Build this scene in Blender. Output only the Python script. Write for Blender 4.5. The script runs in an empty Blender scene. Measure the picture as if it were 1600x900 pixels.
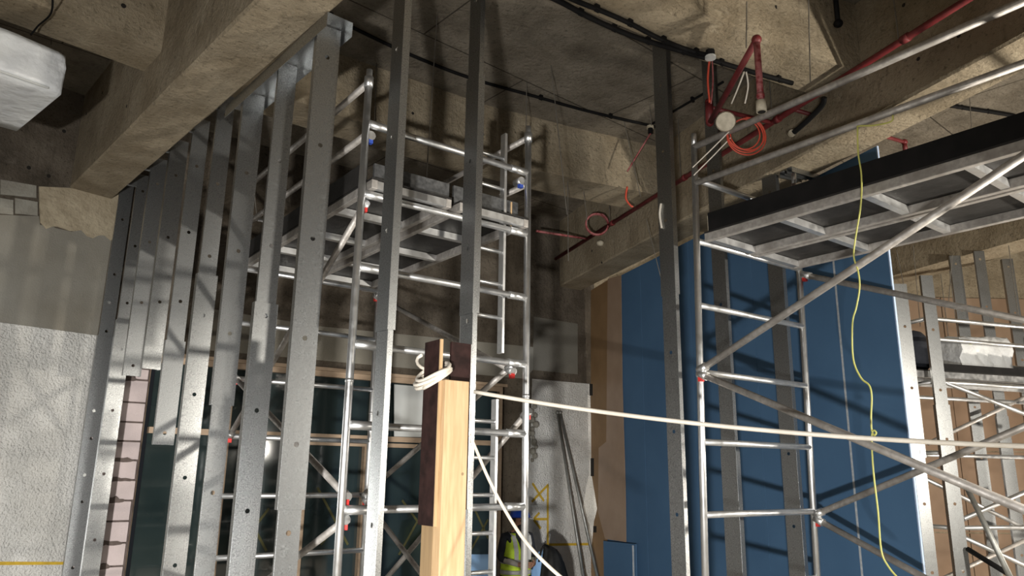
import bpy, bmesh, math, random
from mathutils import Vector, Matrix
random.seed(7)
scene = bpy.context.scene
COL = scene.collection

# ------------------------------------------------------------------ camera
F_PX = 1170.0
# world axes written in camera axes (right, down, forward)
AX = Vector((0.79690699, 0.15378907, 0.58419874))
AY = Vector((-0.60395327, 0.18136379, 0.77611057))
AZ = Vector((0.01340483, -0.97131668, 0.23741148))
CAM = Vector((0, 0, 2.0))
cam_data = bpy.data.cameras.new('camera')
cam_data.sensor_width = 36.0
cam_data.lens = 36.0 * F_PX / 1600.0
cam_data.clip_start = 0.05
cam = bpy.data.objects.new('camera', cam_data)
COL.objects.link(cam)
cam.matrix_world = Matrix(((AX[0], -AX[1], -AX[2], CAM[0]),
                           (AY[0], -AY[1], -AY[2], CAM[1]),
                           (AZ[0], -AZ[1], -AZ[2], CAM[2]),
                           (0, 0, 0, 1)))
scene.camera = cam

# ------------------------------------------------------------------ world, lights, exposure
world = bpy.data.worlds.new('night')
scene.world = world
world.use_nodes = True
world.node_tree.nodes['Background'].inputs[0].default_value = (0.75, 0.8, 0.9, 1)
world.node_tree.nodes['Background'].inputs[1].default_value = 0.02

def flood(name, loc, target, power, size, color, spread=180):
    d = bpy.data.lights.new(name, 'AREA')
    d.shape = 'RECTANGLE'; d.size = size; d.size_y = size * 0.7
    d.energy = power; d.color = color
    d.spread = math.radians(spread)
    o = bpy.data.objects.new(name, d)
    COL.objects.link(o)
    o.location = loc
    o.rotation_euler = (Vector(target) - Vector(loc)).to_track_quat('-Z', 'Y').to_euler()
    return o
flood('work_light_left', (-1.7, -1.2, 0.95), (2.8, 6.0, 0.05), 300, 0.22, (1.0, 0.985, 0.95), 96)
flood('work_light_right', (5.75, -1.1, 2.45), (5.0, 5.0, 4.4), 270, 0.25, (1.0, 0.94, 0.83), 176)
flood('work_light_far_bay', (11.0, 0.0, 1.1), (10.4, 5.0, 2.9), 240, 0.25, (1.0, 0.92, 0.80), 170)
scene.view_settings.view_transform = 'Standard'
scene.view_settings.look = 'None'
scene.view_settings.exposure = 0.0
scene.view_settings.gamma = 1.0
scene.view_settings.use_curve_mapping = False

# ------------------------------------------------------------------ placing: sight line of a photo point met with a known plane of the building
def sight(px, py):
    c = Vector((px - 800.0, py - 450.0, F_PX))
    return Vector((AX.dot(c), AY.dot(c), AZ.dot(c)))
def on_z(px, py, z):
    r = sight(px, py); return CAM + r * ((z - CAM.z) / r.z)
def on_x(px, py, x):
    r = sight(px, py); return CAM + r * (x / r.x)
def on_y(px, py, y):
    r = sight(px, py); return CAM + r * (y / r.y)
def on_pl(px, py, pl):                      # vertical plane: (point a, point b)
    a, b = pl
    n = Vector((b[1] - a[1], -(b[0] - a[0]), 0)); d = n.x * a[0] + n.y * a[1]
    r = sight(px, py); return CAM + r * (d / (n.x * r.x + n.y * r.y))
def at_d(px, py, d):
    r = sight(px, py); return CAM + r * (d / math.hypot(r.x, r.y))

# ------------------------------------------------------------------ materials
def M(name, c1, c2=None, rough=0.7, metal=0.0, scale=6.0, bump=0.0, bscale=40.0, c3=None, detail=6.0,
      stretch=(1, 1, 1), lo=0.35, hi=0.65, spec=0.5, rough2=None):
    m = bpy.data.materials.new(name); m.use_nodes = True
    nt = m.node_tree; n = nt.nodes; l = nt.links
    b = n['Principled BSDF']
    b.inputs['Roughness'].default_value = rough
    b.inputs['Metallic'].default_value = metal
    b.inputs['Specular IOR Level'].default_value = spec
    tc = n.new('ShaderNodeTexCoord'); mp = n.new('ShaderNodeMapping')
    mp.inputs['Scale'].default_value = stretch
    l.new(tc.outputs['Object'], mp.inputs['Vector'])
    if c2 is None:
        c2 = tuple(x * 0.85 for x in c1)
    no = n.new('ShaderNodeTexNoise'); no.inputs['Scale'].default_value = scale
    no.inputs['Detail'].default_value = detail
    l.new(mp.outputs['Vector'], no.inputs['Vector'])
    cr = n.new('ShaderNodeValToRGB')
    cr.color_ramp.elements[0].position = lo; cr.color_ramp.elements[0].color = (*c1, 1)
    cr.color_ramp.elements[1].position = hi; cr.color_ramp.elements[1].color = (*c2, 1)
    l.new(no.outputs['Fac'], cr.inputs['Fac'])
    out = cr.outputs['Color']
    if c3 is not None:
        n2 = n.new('ShaderNodeTexNoise'); n2.inputs['Scale'].default_value = scale * 0.23
        n2.inputs['Detail'].default_value = 8
        l.new(mp.outputs['Vector'], n2.inputs['Vector'])
        c2r = n.new('ShaderNodeValToRGB')
        c2r.color_ramp.elements[0].position = 0.45; c2r.color_ramp.elements[1].position = 0.68
        l.new(n2.outputs['Fac'], c2r.inputs['Fac'])
        mx = n.new('ShaderNodeMix'); mx.data_type = 'RGBA'
        l.new(c2r.outputs['Color'], mx.inputs[0]); l.new(out, mx.inputs[6])
        mx.inputs[7].default_value = (*c3, 1)
        out = mx.outputs[2]
    l.new(out, b.inputs['Base Color'])
    if rough2 is not None:
        mr = n.new('ShaderNodeMapRange')
        mr.inputs[1].default_value = 0.3; mr.inputs[2].default_value = 0.7
        mr.inputs[3].default_value = rough; mr.inputs[4].default_value = rough2
        l.new(no.outputs['Fac'], mr.inputs[0]); l.new(mr.outputs[0], b.inputs['Roughness'])
    if bump > 0:
        nb = n.new('ShaderNodeTexNoise'); nb.inputs['Scale'].default_value = bscale
        nb.inputs['Detail'].default_value = 8
        l.new(mp.outputs['Vector'], nb.inputs['Vector'])
        bp = n.new('ShaderNodeBump'); bp.inputs['Strength'].default_value = bump
        bp.inputs['Distance'].default_value = 0.02
        l.new(nb.outputs['Fac'], bp.inputs['Height']); l.new(bp.outputs['Normal'], b.inputs['Normal'])
    return m

MAT = {}
def concrete(name, base, dark, pale, lines=None, stain=0.55, seed=0.0):
    m = M(name, base, dark, 0.92, scale=2.6, spec=0.2, detail=9, lo=0.38, hi=0.66)
    nt = m.node_tree; n = nt.nodes; l = nt.links; b = n['Principled BSDF']
    tc = n.new('ShaderNodeTexCoord'); mp = n.new('ShaderNodeMapping'); mp.inputs['Location'].default_value = (seed, seed * 0.7, seed * 1.3)
    l.new(tc.outputs['Object'], mp.inputs['Vector'])
    cur = b.inputs['Base Color'].links[0].from_socket
    def layer(cur, scale, lo, hi, col, amt, rough=0.6, stretch=None):
        vec = mp.outputs['Vector']
        if stretch:
            m2 = n.new('ShaderNodeMapping'); m2.inputs['Scale'].default_value = stretch; l.new(vec, m2.inputs['Vector']); vec = m2.outputs['Vector']
        t = n.new('ShaderNodeTexNoise'); t.inputs['Scale'].default_value = scale; t.inputs['Detail'].default_value = 10; t.inputs['Roughness'].default_value = rough
        l.new(vec, t.inputs['Vector'])
        r = n.new('ShaderNodeMapRange'); r.inputs[1].default_value = lo; r.inputs[2].default_value = hi; r.inputs[3].default_value = 0; r.inputs[4].default_value = amt
        l.new(t.outputs['Fac'], r.inputs[0])
        x = n.new('ShaderNodeMix'); x.data_type = 'RGBA'; l.new(r.outputs[0], x.inputs[0]); l.new(cur, x.inputs[6]); x.inputs[7].default_value = (*col, 1)
        return x.outputs[2]
    cur = layer(cur, 1.1, 0.50, 0.70, tuple(v * 0.45 for v in dark), stain, 0.7)
    cur = layer(cur, 5.0, 0.60, 0.72, tuple(v * 0.35 for v in dark), stain * 0.9, 0.75)
    cur = layer(cur, 3.0, 0.60, 0.74, pale, 0.55, 0.7)
    cur = layer(cur, 34.0, 0.57, 0.68, tuple(v * 0.4 for v in dark), 0.75, 0.6)
    cur = layer(cur, 13.0, 0.56, 0.68, tuple(v * 0.5 for v in dark), 0.65, 0.75)
    cur = layer(cur, 17.0, 0.60, 0.70, pale, 0.5, 0.7)
    cur = layer(cur, 6.0, 0.58, 0.72, tuple(v * 0.5 for v in dark), 0.45, 0.6, (2.2, 2.2, 0.25))
    if lines:
        bt = n.new('ShaderNodeTexBrick'); bt.inputs['Scale'].default_value = 1.0
        bt.inputs['Brick Width'].default_value = lines[0]; bt.inputs['Row Height'].default_value = lines[1]; bt.inputs['Mortar Size'].default_value = 0.008
        bt.inputs['Color1'].default_value = (0, 0, 0, 1); bt.inputs['Color2'].default_value = (0.05, 0.05, 0.05, 1); bt.inputs['Mortar'].default_value = (1, 1, 1, 1)
        rm = n.new('ShaderNodeMapping'); rm.inputs['Rotation'].default_value = (0, 0, math.radians(-4)); l.new(mp.outputs['Vector'], rm.inputs['Vector']); l.new(rm.outputs['Vector'], bt.inputs['Vector'])
        x = n.new('ShaderNodeMix'); x.data_type = 'RGBA'; l.new(bt.outputs['Color'], x.inputs[0]); l.new(cur, x.inputs[6]); x.inputs[7].default_value = (*tuple(v * 0.35 for v in dark), 1)
        cur = x.outputs[2]
    l.new(cur, b.inputs['Base Color'])
    t1 = n.new('ShaderNodeTexNoise'); t1.inputs['Scale'].default_value = 22; t1.inputs['Detail'].default_value = 10; t1.inputs['Roughness'].default_value = 0.65
    l.new(mp.outputs['Vector'], t1.inputs['Vector'])
    bp = n.new('ShaderNodeBump'); bp.inputs['Strength'].default_value = 0.9; bp.inputs['Distance'].default_value = 0.03
    l.new(t1.outputs['Fac'], bp.inputs['Height']); l.new(bp.outputs['Normal'], b.inputs['Normal'])
    return m
MAT['concrete'] = concrete('concrete', (0.36, 0.30, 0.212), (0.255, 0.205, 0.137), (0.50, 0.44, 0.33), stain=0.5)
MAT['slab'] = concrete('slab_concrete', (0.27, 0.235, 0.185), (0.18, 0.152, 0.115), (0.38, 0.345, 0.28), (2.44, 1.22), 0.75, 3.1)
MAT['dark_concrete'] = concrete('dark_concrete', (0.15, 0.125, 0.097), (0.095, 0.077, 0.058), (0.24, 0.21, 0.17), None, 0.6, 5.7)
MAT['floor'] = M('floor_screed', (0.60, 0.57, 0.52), (0.50, 0.47, 0.42), 0.85, scale=2, bump=0.2, bscale=20)
MAT['whitewash'] = M('whitewash', (0.80, 0.785, 0.75), (0.68, 0.665, 0.63), 0.9, scale=5, bump=1.6, bscale=48, c3=(0.62, 0.605, 0.57), spec=0.2)
MAT['render'] = M('cement_render', (0.25, 0.23, 0.19), (0.205, 0.187, 0.152), 0.92, scale=3, bump=0.3, bscale=70, c3=(0.28, 0.27, 0.24), spec=0.2)
MAT['dark_render'] = M('dark_render', (0.17, 0.155, 0.125), (0.13, 0.12, 0.095), 0.92, scale=3, bump=0.3, bscale=50, c3=(0.20, 0.19, 0.165), spec=0.2)
MAT['mortar'] = M('rough_mortar', (0.46, 0.39, 0.28), (0.36, 0.30, 0.21), 0.95, scale=7, bump=1.0, bscale=22, spec=0.2)
MAT['block'] = M('grey_block', (0.33, 0.315, 0.27), (0.27, 0.25, 0.21), 0.95, scale=8, bump=0.6, bscale=40, spec=0.2)
MAT['aac'] = M('aerated_block', (0.63, 0.53, 0.515), (0.57, 0.48, 0.465), 0.95, scale=6, bump=0.25, bscale=60, spec=0.2)
MAT['joint'] = M('mortar_joint', (0.16, 0.125, 0.11), (0.11, 0.085, 0.075), 0.95, scale=20, spec=0.2)
MAT['galv'] = M('galvanised_steel', (0.52, 0.525, 0.525), (0.27, 0.275, 0.275), 0.30, metal=1.0, scale=120, bump=0.015, bscale=30, c3=(0.40, 0.41, 0.41), lo=0.36, hi=0.64, rough2=0.42)
MAT['galv_dull'] = M('dull_galvanised_steel', (0.42, 0.42, 0.40), (0.32, 0.32, 0.30), 0.45, metal=0.8, scale=20, c3=(0.26, 0.26, 0.24), rough2=0.6)
MAT['alu'] = M('aluminium', (0.80, 0.80, 0.80), (0.66, 0.66, 0.66), 0.32, metal=0.95, scale=18, c3=(0.60, 0.60, 0.59), rough2=0.5)
MAT['alu_worn'] = M('worn_aluminium', (0.52, 0.49, 0.46), (0.36, 0.335, 0.31), 0.5, metal=0.6, scale=26, c3=(0.30, 0.275, 0.25), stretch=(1, 1, 1), rough2=0.65)
MAT['deck'] = M('dark_deck_board', (0.026, 0.024, 0.023), (0.015, 0.014, 0.013), 0.6, scale=9, bump=0.1, spec=0.25)
MAT['toe'] = M('grey_toe_board', (0.10, 0.10, 0.10), (0.045, 0.045, 0.045), 0.65, metal=0.2, scale=30)
MAT['black'] = M('black_plastic', (0.010, 0.009, 0.009), (0.006, 0.006, 0.006), 0.7, scale=10, spec=0.15)
MAT['blue'] = M('blue_board', (0.070, 0.148, 0.262), (0.060, 0.130, 0.235), 0.75, scale=1.5, bump=0.05, bscale=80, spec=0.3)
MAT['blue_edge'] = M('pale_board_edge', (0.45, 0.55, 0.72), (0.38, 0.48, 0.66), 0.8, scale=10)
MAT['light_blue'] = M('light_blue_board', (0.20, 0.36, 0.60), (0.17, 0.31, 0.52), 0.6, scale=4)
MAT['white_strip'] = M('white_joint_filler', (0.50, 0.52, 0.54), (0.36, 0.38, 0.40), 0.8, scale=30)
MAT['kraft'] = M('brown_sheet', (0.27, 0.165, 0.08), (0.22, 0.132, 0.062), 0.55, scale=3, bump=0.15, bscale=5)
MAT['kraft_light'] = M('pale_brown_sheet', (0.36, 0.255, 0.18), (0.31, 0.215, 0.15), 0.3, scale=3, bump=0.12, bscale=6)
MAT['brown_board'] = M('brown_wall_board', (0.27, 0.175, 0.11), (0.21, 0.132, 0.08), 0.7, scale=2.2, bump=0.15, bscale=6, c3=(0.31, 0.22, 0.15))
MAT['timber'] = M('pale_timber', (0.56, 0.385, 0.215), (0.46, 0.30, 0.155), 0.7, scale=9, stretch=(6, 6, 0.5), bump=0.1, bscale=20)
MAT['brown_timber'] = M('brown_timber', (0.30, 0.20, 0.10), (0.25, 0.165, 0.085), 0.75, scale=9, stretch=(6, 6, 0.5))
MAT['film_ply'] = M('film_faced_plywood', (0.034, 0.016, 0.014), (0.016, 0.008, 0.007), 0.75, scale=14, bump=0.2, bscale=30, spec=0.15)
MAT['window_wood'] = M('window_wood', (0.46, 0.335, 0.23), (0.40, 0.285, 0.19), 0.6, scale=8, stretch=(1, 1, 3))
MAT['glass'] = M('dark_window_glass', (0.018, 0.029, 0.029), (0.027, 0.039, 0.038), 0.05, scale=1.2, spec=0.9)
MAT['white_plastic'] = M('white_plastic_sheet', (0.72, 0.73, 0.73), (0.62, 0.63, 0.64), 0.30, scale=5, bump=1.0, bscale=9, stretch=(1, 1, 1))
MAT['white_board'] = M('white_panel', (0.62, 0.63, 0.61), (0.56, 0.57, 0.55), 0.6, scale=3)
MAT['red'] = M('red_paint', (0.16, 0.014, 0.016), (0.10, 0.009, 0.010), 0.55, scale=18, c3=(0.19, 0.035, 0.035))
MAT['red_dusty'] = M('dusty_red_paint', (0.30, 0.095, 0.095), (0.17, 0.016, 0.018), 0.6, scale=26, lo=0.5, hi=0.62)
MAT['red_cable'] = M('orange_red_cable', (0.60, 0.085, 0.045), (0.48, 0.06, 0.035), 0.5, scale=20)
MAT['white_cable'] = M('white_cable', (0.74, 0.68, 0.59), (0.64, 0.58, 0.49), 0.5, scale=12)
MAT['cream'] = M('cream_plastic', (0.55, 0.49, 0.38), (0.40, 0.35, 0.26), 0.6, scale=25)
MAT['yellow_cord'] = M('yellow_green_cord', (0.52, 0.50, 0.14), (0.44, 0.44, 0.11), 0.5, scale=20)
MAT['yellow_paint'] = M('yellow_spray_paint', (0.58, 0.38, 0.03), (0.48, 0.31, 0.03), 0.85, scale=30)
MAT['wire'] = M('steel_wire', (0.22, 0.20, 0.17), (0.14, 0.125, 0.105), 0.6, metal=0.4, scale=20)
MAT['red_clip'] = M('red_clip', (0.62, 0.035, 0.03), (0.5, 0.03, 0.025), 0.45, scale=10)
MAT['blue_clip'] = M('blue_clip', (0.04, 0.09, 0.45), (0.03, 0.07, 0.36), 0.45, scale=10)
MAT['skin'] = M('skin', (0.26, 0.135, 0.085), (0.23, 0.115, 0.07), 0.6, scale=10)
MAT['hair'] = M('dark_hair', (0.012, 0.009, 0.008), (0.02, 0.015, 0.012), 0.8, scale=40)
MAT['navy'] = M('dark_navy_cloth', (0.012, 0.014, 0.020), (0.018, 0.020, 0.028), 0.9, scale=20)
MAT['grey_cloth'] = M('grey_cloth', (0.34, 0.31, 0.28), (0.28, 0.255, 0.23), 0.9, scale=20)
MAT['bag_black'] = M('black_bag_cloth', (0.010, 0.010, 0.010), (0.016, 0.016, 0.016), 0.6, scale=12, spec=0.3)
MAT['hivis'] = M('hivis_yellow', (0.62, 0.85, 0.05), (0.54, 0.76, 0.04), 0.7, scale=20)
MAT['reflective'] = M('grey_reflective_tape', (0.45, 0.45, 0.44), (0.38, 0.38, 0.37), 0.4, scale=20)
MAT['hat'] = M('blue_hard_hat', (0.012, 0.06, 0.42), (0.010, 0.05, 0.36), 0.3, scale=8)
MAT['hole'] = M('dark_hole', (0.01, 0.008, 0.006), (0.014, 0.011, 0.008), 0.95, scale=10)
MAT['boot'] = M('boot_leather', (0.05, 0.035, 0.025), (0.035, 0.025, 0.018), 0.7, scale=14)

# ------------------------------------------------------------------ mesh helpers
class MB:
    def __init__(self): self.v = []; self.f = []
    def add(self, vs, fs):
        o = len(self.v); self.v += [Vector(p) for p in vs]; self.f += [tuple(i + o for i in q) for q in fs]; return self
    def box(self, lo, hi, mat=None):
        x0, y0, z0 = lo; x1, y1, z1 = hi
        vs = [Vector(p) for p in ((x0,y0,z0),(x1,y0,z0),(x1,y1,z0),(x0,y1,z0),(x0,y0,z1),(x1,y0,z1),(x1,y1,z1),(x0,y1,z1))]
        if mat: vs = [mat @ p for p in vs]
        return self.add(vs, [(0,3,2,1),(4,5,6,7),(0,1,5,4),(1,2,6,5),(2,3,7,6),(3,0,4,7)])
    def beam(self, p0, p1, w, h, up=(0,0,1)):           # rectangular bar from p0 to p1, w across, h along up
        p0 = Vector(p0); p1 = Vector(p1); d = (p1 - p0).normalized(); up = Vector(up)
        s = d.cross(up)
        if s.length < 1e-5: s = d.cross(Vector((1,0,0)))
        s.normalize(); u = s.cross(d).normalized()
        vs = [p + s * (a * w / 2) + u * (b * h / 2) for p in (p0, p1) for a, b in ((-1,-1),(1,-1),(1,1),(-1,1))]
        return self.add(vs, [(0,1,2,3),(7,6,5,4),(0,4,5,1),(1,5,6,2),(2,6,7,3),(3,7,4,0)])
    def tube(self, p0, p1, r, n=12, r1=None):
        return self.path([p0, p1], r, n, r1=r1)
    def path(self, pts, r, n=10, closed=False, r1=None):
        pts = [Vector(p) for p in pts]; m = len(pts); base = len(self.v)
        prev = None
        for i, p in enumerate(pts):
            if closed: t = pts[(i + 1) % m] - pts[i - 1]
            else: t = pts[min(i + 1, m - 1)] - pts[max(i - 1, 0)]
            t.normalize()
            if prev is None:
                a = Vector((0,0,1)) if abs(t.z) < 0.9 else Vector((1,0,0))
                u = t.cross(a).normalized()
            else:
                u = (prev - t * prev.dot(t)).normalized()
            prev = u; w = t.cross(u)
            rr = r if r1 is None else r + (r1 - r) * i / (m - 1)
            for k in range(n):
                a = 2 * math.pi * k / n
                self.v.append(p + u * (rr * math.cos(a)) + w * (rr * math.sin(a)))
        for i in range(m if closed else m - 1):
            j = (i + 1) % m
            for k in range(n):
                q = (k + 1) % n
                self.f.append((base+i*n+k, base+i*n+q, base+j*n+q, base+j*n+k))
        if not closed:
            self.f.append(tuple(base + k for k in reversed(range(n))))
            self.f.append(tuple(base + (m - 1) * n + k for k in range(n)))
        return self
    def prism(self, poly, z0, z1):                        # vertical prism over a plan polygon
        n = len(poly)
        vs = [(p[0], p[1], z0) for p in poly] + [(p[0], p[1], z1) for p in poly]
        fs = [tuple(reversed(range(n))), tuple(range(n, 2 * n))]
        fs += [(i, (i + 1) % n, n + (i + 1) % n, n + i) for i in range(n)]
        return self.add(vs, fs)
    def slabpoly(self, pts, thick):                       # polygon in space given thickness vector
        n = len(pts); t = Vector(thick); pts = [Vector(p) for p in pts]
        vs = pts + [p + t for p in pts]
        fs = [tuple(range(n)), tuple(reversed(range(n, 2 * n)))]
        fs += [(i, n + i, n + (i + 1) % n, (i + 1) % n) for i in range(n)]
        return self.add(vs, fs)
    def ball(self, c, r, sx=1, sy=1, sz=1, seg=12, rings=8, rot=None):
        c = Vector(c); base = len(self.v)
        for i in range(rings + 1):
            th = math.pi * i / rings
            for k in range(seg):
                ph = 2 * math.pi * k / seg
                p = Vector((r*sx*math.sin(th)*math.cos(ph), r*sy*math.sin(th)*math.sin(ph), r*sz*math.cos(th)))
                if rot: p = rot @ p
                self.v.append(c + p)
        for i in range(rings):
            for k in range(seg):
                q = (k + 1) % seg
                self.f.append((base+i*seg+k, base+(i+1)*seg+k, base+(i+1)*seg+q, base+i*seg+q))
        return self
    def loft(self, rings, cap=True):
        base = len(self.v); n = len(rings[0])
        for r in rings: self.v += [Vector(p) for p in r]
        for i in range(len(rings) - 1):
            for k in range(n):
                q = (k + 1) % n
                self.f.append((base+i*n+k, base+i*n+q, base+(i+1)*n+q, base+(i+1)*n+k))
        if cap:
            self.f.append(tuple(base + k for k in reversed(range(n))))
            self.f.append(tuple(base + (len(rings) - 1) * n + k for k in range(n)))
        return self
    def build(self, name, mat, parent=None, smooth=False, kind=None, bevel=0.0, solid=0.0):
        if parent is not None:
            org = wloc(parent)
        else:
            xs = [p.x for p in self.v]; ys = [p.y for p in self.v]; zs = [p.z for p in self.v]
            org = Vector(((min(xs)+max(xs))/2, (min(ys)+max(ys))/2, min(zs)))
        me = bpy.data.meshes.new(name)
        me.from_pydata([tuple(p - org) for p in self.v], [], self.f)
        bm = bmesh.new(); bm.from_mesh(me); bmesh.ops.recalc_face_normals(bm, faces=bm.faces); bm.to_mesh(me); bm.free()
        me.materials.append(MAT[mat])
        if smooth:
            for p in me.polygons: p.use_smooth = len(p.vertices) == 4
        o = bpy.data.objects.new(name, me); COL.objects.link(o)
        if parent is not None: o.parent = parent
        else: o.location = org
        if kind: o['kind'] = kind
        if solid:
            s = o.modifiers.new('thickness', 'SOLIDIFY'); s.thickness = solid; s.offset = 0
        if bevel:
            b = o.modifiers.new('bevel', 'BEVEL'); b.width = bevel; b.segments = 2; b.limit_method = 'ANGLE'
        return o

def wloc(o):
    v = Vector(o.location)
    while o.parent is not None:
        o = o.parent; v = v + Vector(o.location)
    return v
def tag(o, label, cat, group=None):
    o['label'] = label; o['category'] = cat
    if group: o['group'] = group
    return o
def thing(name, label, cat, loc, group=None):
    o = bpy.data.objects.new(name, None); COL.objects.link(o); o.location = loc
    o.empty_display_size = 0.2
    return tag(o, label, cat, group)
def ragged(p0, p1, n, amp, up):
    p0 = Vector(p0); p1 = Vector(p1); up = Vector(up); out = []
    for i in range(n + 1):
        out.append(p0.lerp(p1, i / n) + up * random.uniform(-amp, amp))
    return out

# ------------------------------------------------------------------ the building shell
SLAB, SOF, XSOF = 5.86, 4.80, 5.23
MB().box((-9, -7, -0.15), (17, 12, 0)).build('floor', 'floor', kind='structure')
ceil = MB().box((-9, -7, SLAB), (17, 12, SLAB + 0.2)).build('ceiling', 'slab', kind='structure')

def tie_hole(parent, p, nrm, r=0.016):
    n = Vector(nrm).normalized()
    MB().tube(Vector(p) - n * 0.01, Vector(p) + n * 0.0015, r, 10).build('tie_hole', 'hole', parent)

# radial beam on the left, soffit edges
def bl_l(y): return 0.7112 - 0.09944 * (y - 8.792)
def bl_r(y): return 1.143 - 0.0957 * (y - 8.695)
def beam_mesh(polyL, polyR, z0, z1):
    poly = list(polyL) + list(reversed(polyR))
    return MB().prism(poly, z0, z1)
def ragged_beam(l, r, y0, y1, z0, z1, n=36, amp=0.010):
    # beam with slightly broken lower arrises
    mb = MB(); rings = []
    for i in range(n + 1):
        y = y0 + (y1 - y0) * i / n
        a = random.uniform(0, amp); b = random.uniform(0, amp); c = random.uniform(0, amp); d = random.uniform(0, amp)
        rings.append([(l(y), y, z1), (l(y), y, z0 + 0.012 + c), (l(y) + 0.012 + a, y, z0), (r(y) - 0.012 - b, y, z0), (r(y), y, z0 + 0.012 + d), (r(y), y, z1)])
    return mb.loft(rings)
beam_left = ragged_beam(bl_l, bl_r, -4, 8.82, SOF, SLAB).build('ceiling_beam', 'concrete', kind='structure')
def br_l(y): return 5.25 + 0.3006 * (y - 1.472)
def br_r(y): return br_l(y) + 0.455
beam_right = ragged_beam(br_l, br_r, -4, 8.9, SOF, SLAB).build('ceiling_beam', 'concrete', kind='structure')
# cross beams
mx_near = [(bl_r(6.12) - 0.01, 6.12), (2.5, 6.16), (4.2, 6.13), (5.37, 5.93), (br_l(5.68) + 0.01, 5.68)]
mx_far = [(bl_r(6.55) - 0.01, 6.55), (2.5, 6.62), (4.2, 6.60), (5.37, 6.48), (br_l(6.22) + 0.01, 6.22)]
beam_mid = beam_mesh(mx_near, mx_far, XSOF, SLAB).build('ceiling_beam', 'concrete', kind='structure')
nx_near = [(bl_r(3.05) - 0.01, 3.05), (3.637, 3.037), (4.63, 2.93), (5.07, 2.85), (br_l(2.72) + 0.01, 2.72)]
nx_far = [(bl_r(3.60) - 0.01, 3.60), (3.0, 3.53), (4.46, 3.42), (5.2, 3.27), (br_l(3.17) + 0.01, 3.17)]
beam_near = beam_mesh(nx_near, nx_far, XSOF, SLAB).build('ceiling_beam', 'concrete', kind='structure')
lx_near = [(bl_l(6.05) + 0.01, 6.06), (-6, 5.05)]
lx_far = [(bl_l(6.47) + 0.01, 6.48), (-6, 5.45)]
beam_lx = beam_mesh(lx_near, lx_far, 5.25, SLAB).build('ceiling_beam', 'concrete', kind='structure')
# beam further right
def b2(px, py): return on_z(px, py, SOF)
q1, q2 = b2(1394, 431), b2(1564, 383)
dr = (q2 - q1).normalized(); nr = Vector((-dr.y, dr.x, 0))
if nr.x < 0: nr = -nr
e0, e1 = q1 - dr * 1.9, q1 + dr * 9
beam_far = MB().prism([(e0.x, e0.y), (e1.x, e1.y), (e1.x + nr.x*0.5, e1.y + nr.y*0.5), (e0.x + nr.x*0.5, e0.y + nr.y*0.5)], SOF, SLAB).build('ceiling_beam', 'concrete', kind='structure')
for o, ps in ((beam_mid, [(645, 177), (755, 210), (725, 240), (855, 234)]), (beam_near, [(1213, 11)])):
    pl = (mx_near[1], mx_near[2]) if o is beam_mid else (nx_near[2], nx_near[3])
    for px, py in ps: tie_hole(o, on_pl(px, py, pl), (0.0, -1, 0))
for px, py in [(1412, 8), (1498, 56), (1435, 92), (940, 410), (925, 392)]:
    tie_hole(beam_right, on_pl(px, py, ((br_l(0), 0), (br_l(8), 8))), (-0.957, 0.29, 0))
for px, py in [(193, 9), (160, 145), (135, 178), (198, 166)]:
    if px == 193: tie_hole(beam_lx, on_pl(px, py, (lx_near[0], lx_near[1])), (0.14, -0.99, 0), 0.02)
    else: tie_hole(beam_left, on_pl(px, py, ((bl_l(0), 0), (bl_l(8), 8))), (-0.99, -0.1, 0))

# ------- left wall facet
WL = ((-7.0, 6.86), (1.17, 8.754))
def seg_wall(name, a, b, z0, z1, thick, mat, parent=None, kind=None, off=0.0):
    a = Vector((a[0], a[1], 0)); b = Vector((b[0], b[1], 0)); d = (b - a).normalized(); n = Vector((-d.y, d.x, 0))
    if n.y < 0: n = -n
    a = a - n * off; b = b - n * off
    return MB().prism([(a.x, a.y), (b.x, b.y), (b.x + n.x*thick, b.y + n.y*thick), (a.x + n.x*thick, a.y + n.y*thick)], z0, z1).build(name, mat, parent, kind=kind)
wall_left = seg_wall('wall_left', WL[0], WL[1], 0, SLAB, 0.25, 'dark_concrete', kind='structure')
nl = Vector((WL[1][0]-WL[0][0], WL[1][1]-WL[0][1], 0)).normalized(); nl = Vector((nl.y, -nl.x, 0))   # towards the room
def wl(px, py, off=0.0): return on_pl(px, py, WL) + nl * off
# cement render, white coat, mortar patch, blocks
rl = wl(185, 520)
pts = [wl(-200, 330), wl(60, 338), wl(62, 352)] + [wl(62 + 124 * i / 10, 352 + 16 * i / 10 + random.uniform(-5, 5)) for i in range(1, 10)] + [wl(190, 372), wl(190, 560), wl(-200, 500)]
MB().slabpoly(pts, nl * 0.012).build('render_coat', 'render', wall_left)
pts = [wl(-220, 476.5), wl(0, 504.3), wl(80, 515), wl(190, 530)]
low = [Vector((p.x, p.y, 0.02)) for p in reversed(pts)]
MB().slabpoly(pts + low, nl * 0.022).build('white_coat', 'whitewash', wall_left)
pts = [wl(60, 292), wl(190, 298)] + [wl(190 - 128 * i / 14, 374 - 20 * i / 14 + random.uniform(-6, 6)) for i in range(0, 15)]
MB().slabpoly(pts, nl * 0.02).build('mortar_patch', 'mortar', wall_left)
for (x0, x1, y0, y1) in [(-60, -2, 268, 298), (0, 56, 281, 304), (-40, 20, 303, 330), (23, 58, 310, 334)]:
    s = 0.17
    MB().slabpoly([wl(x0, y0), wl(x1, y0 + (x1-x0)*s), wl(x1, y1 + (x1-x0)*s*0.6), wl(x0, y1)], nl * 0.016).build('block', 'block', wall_left)
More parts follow.
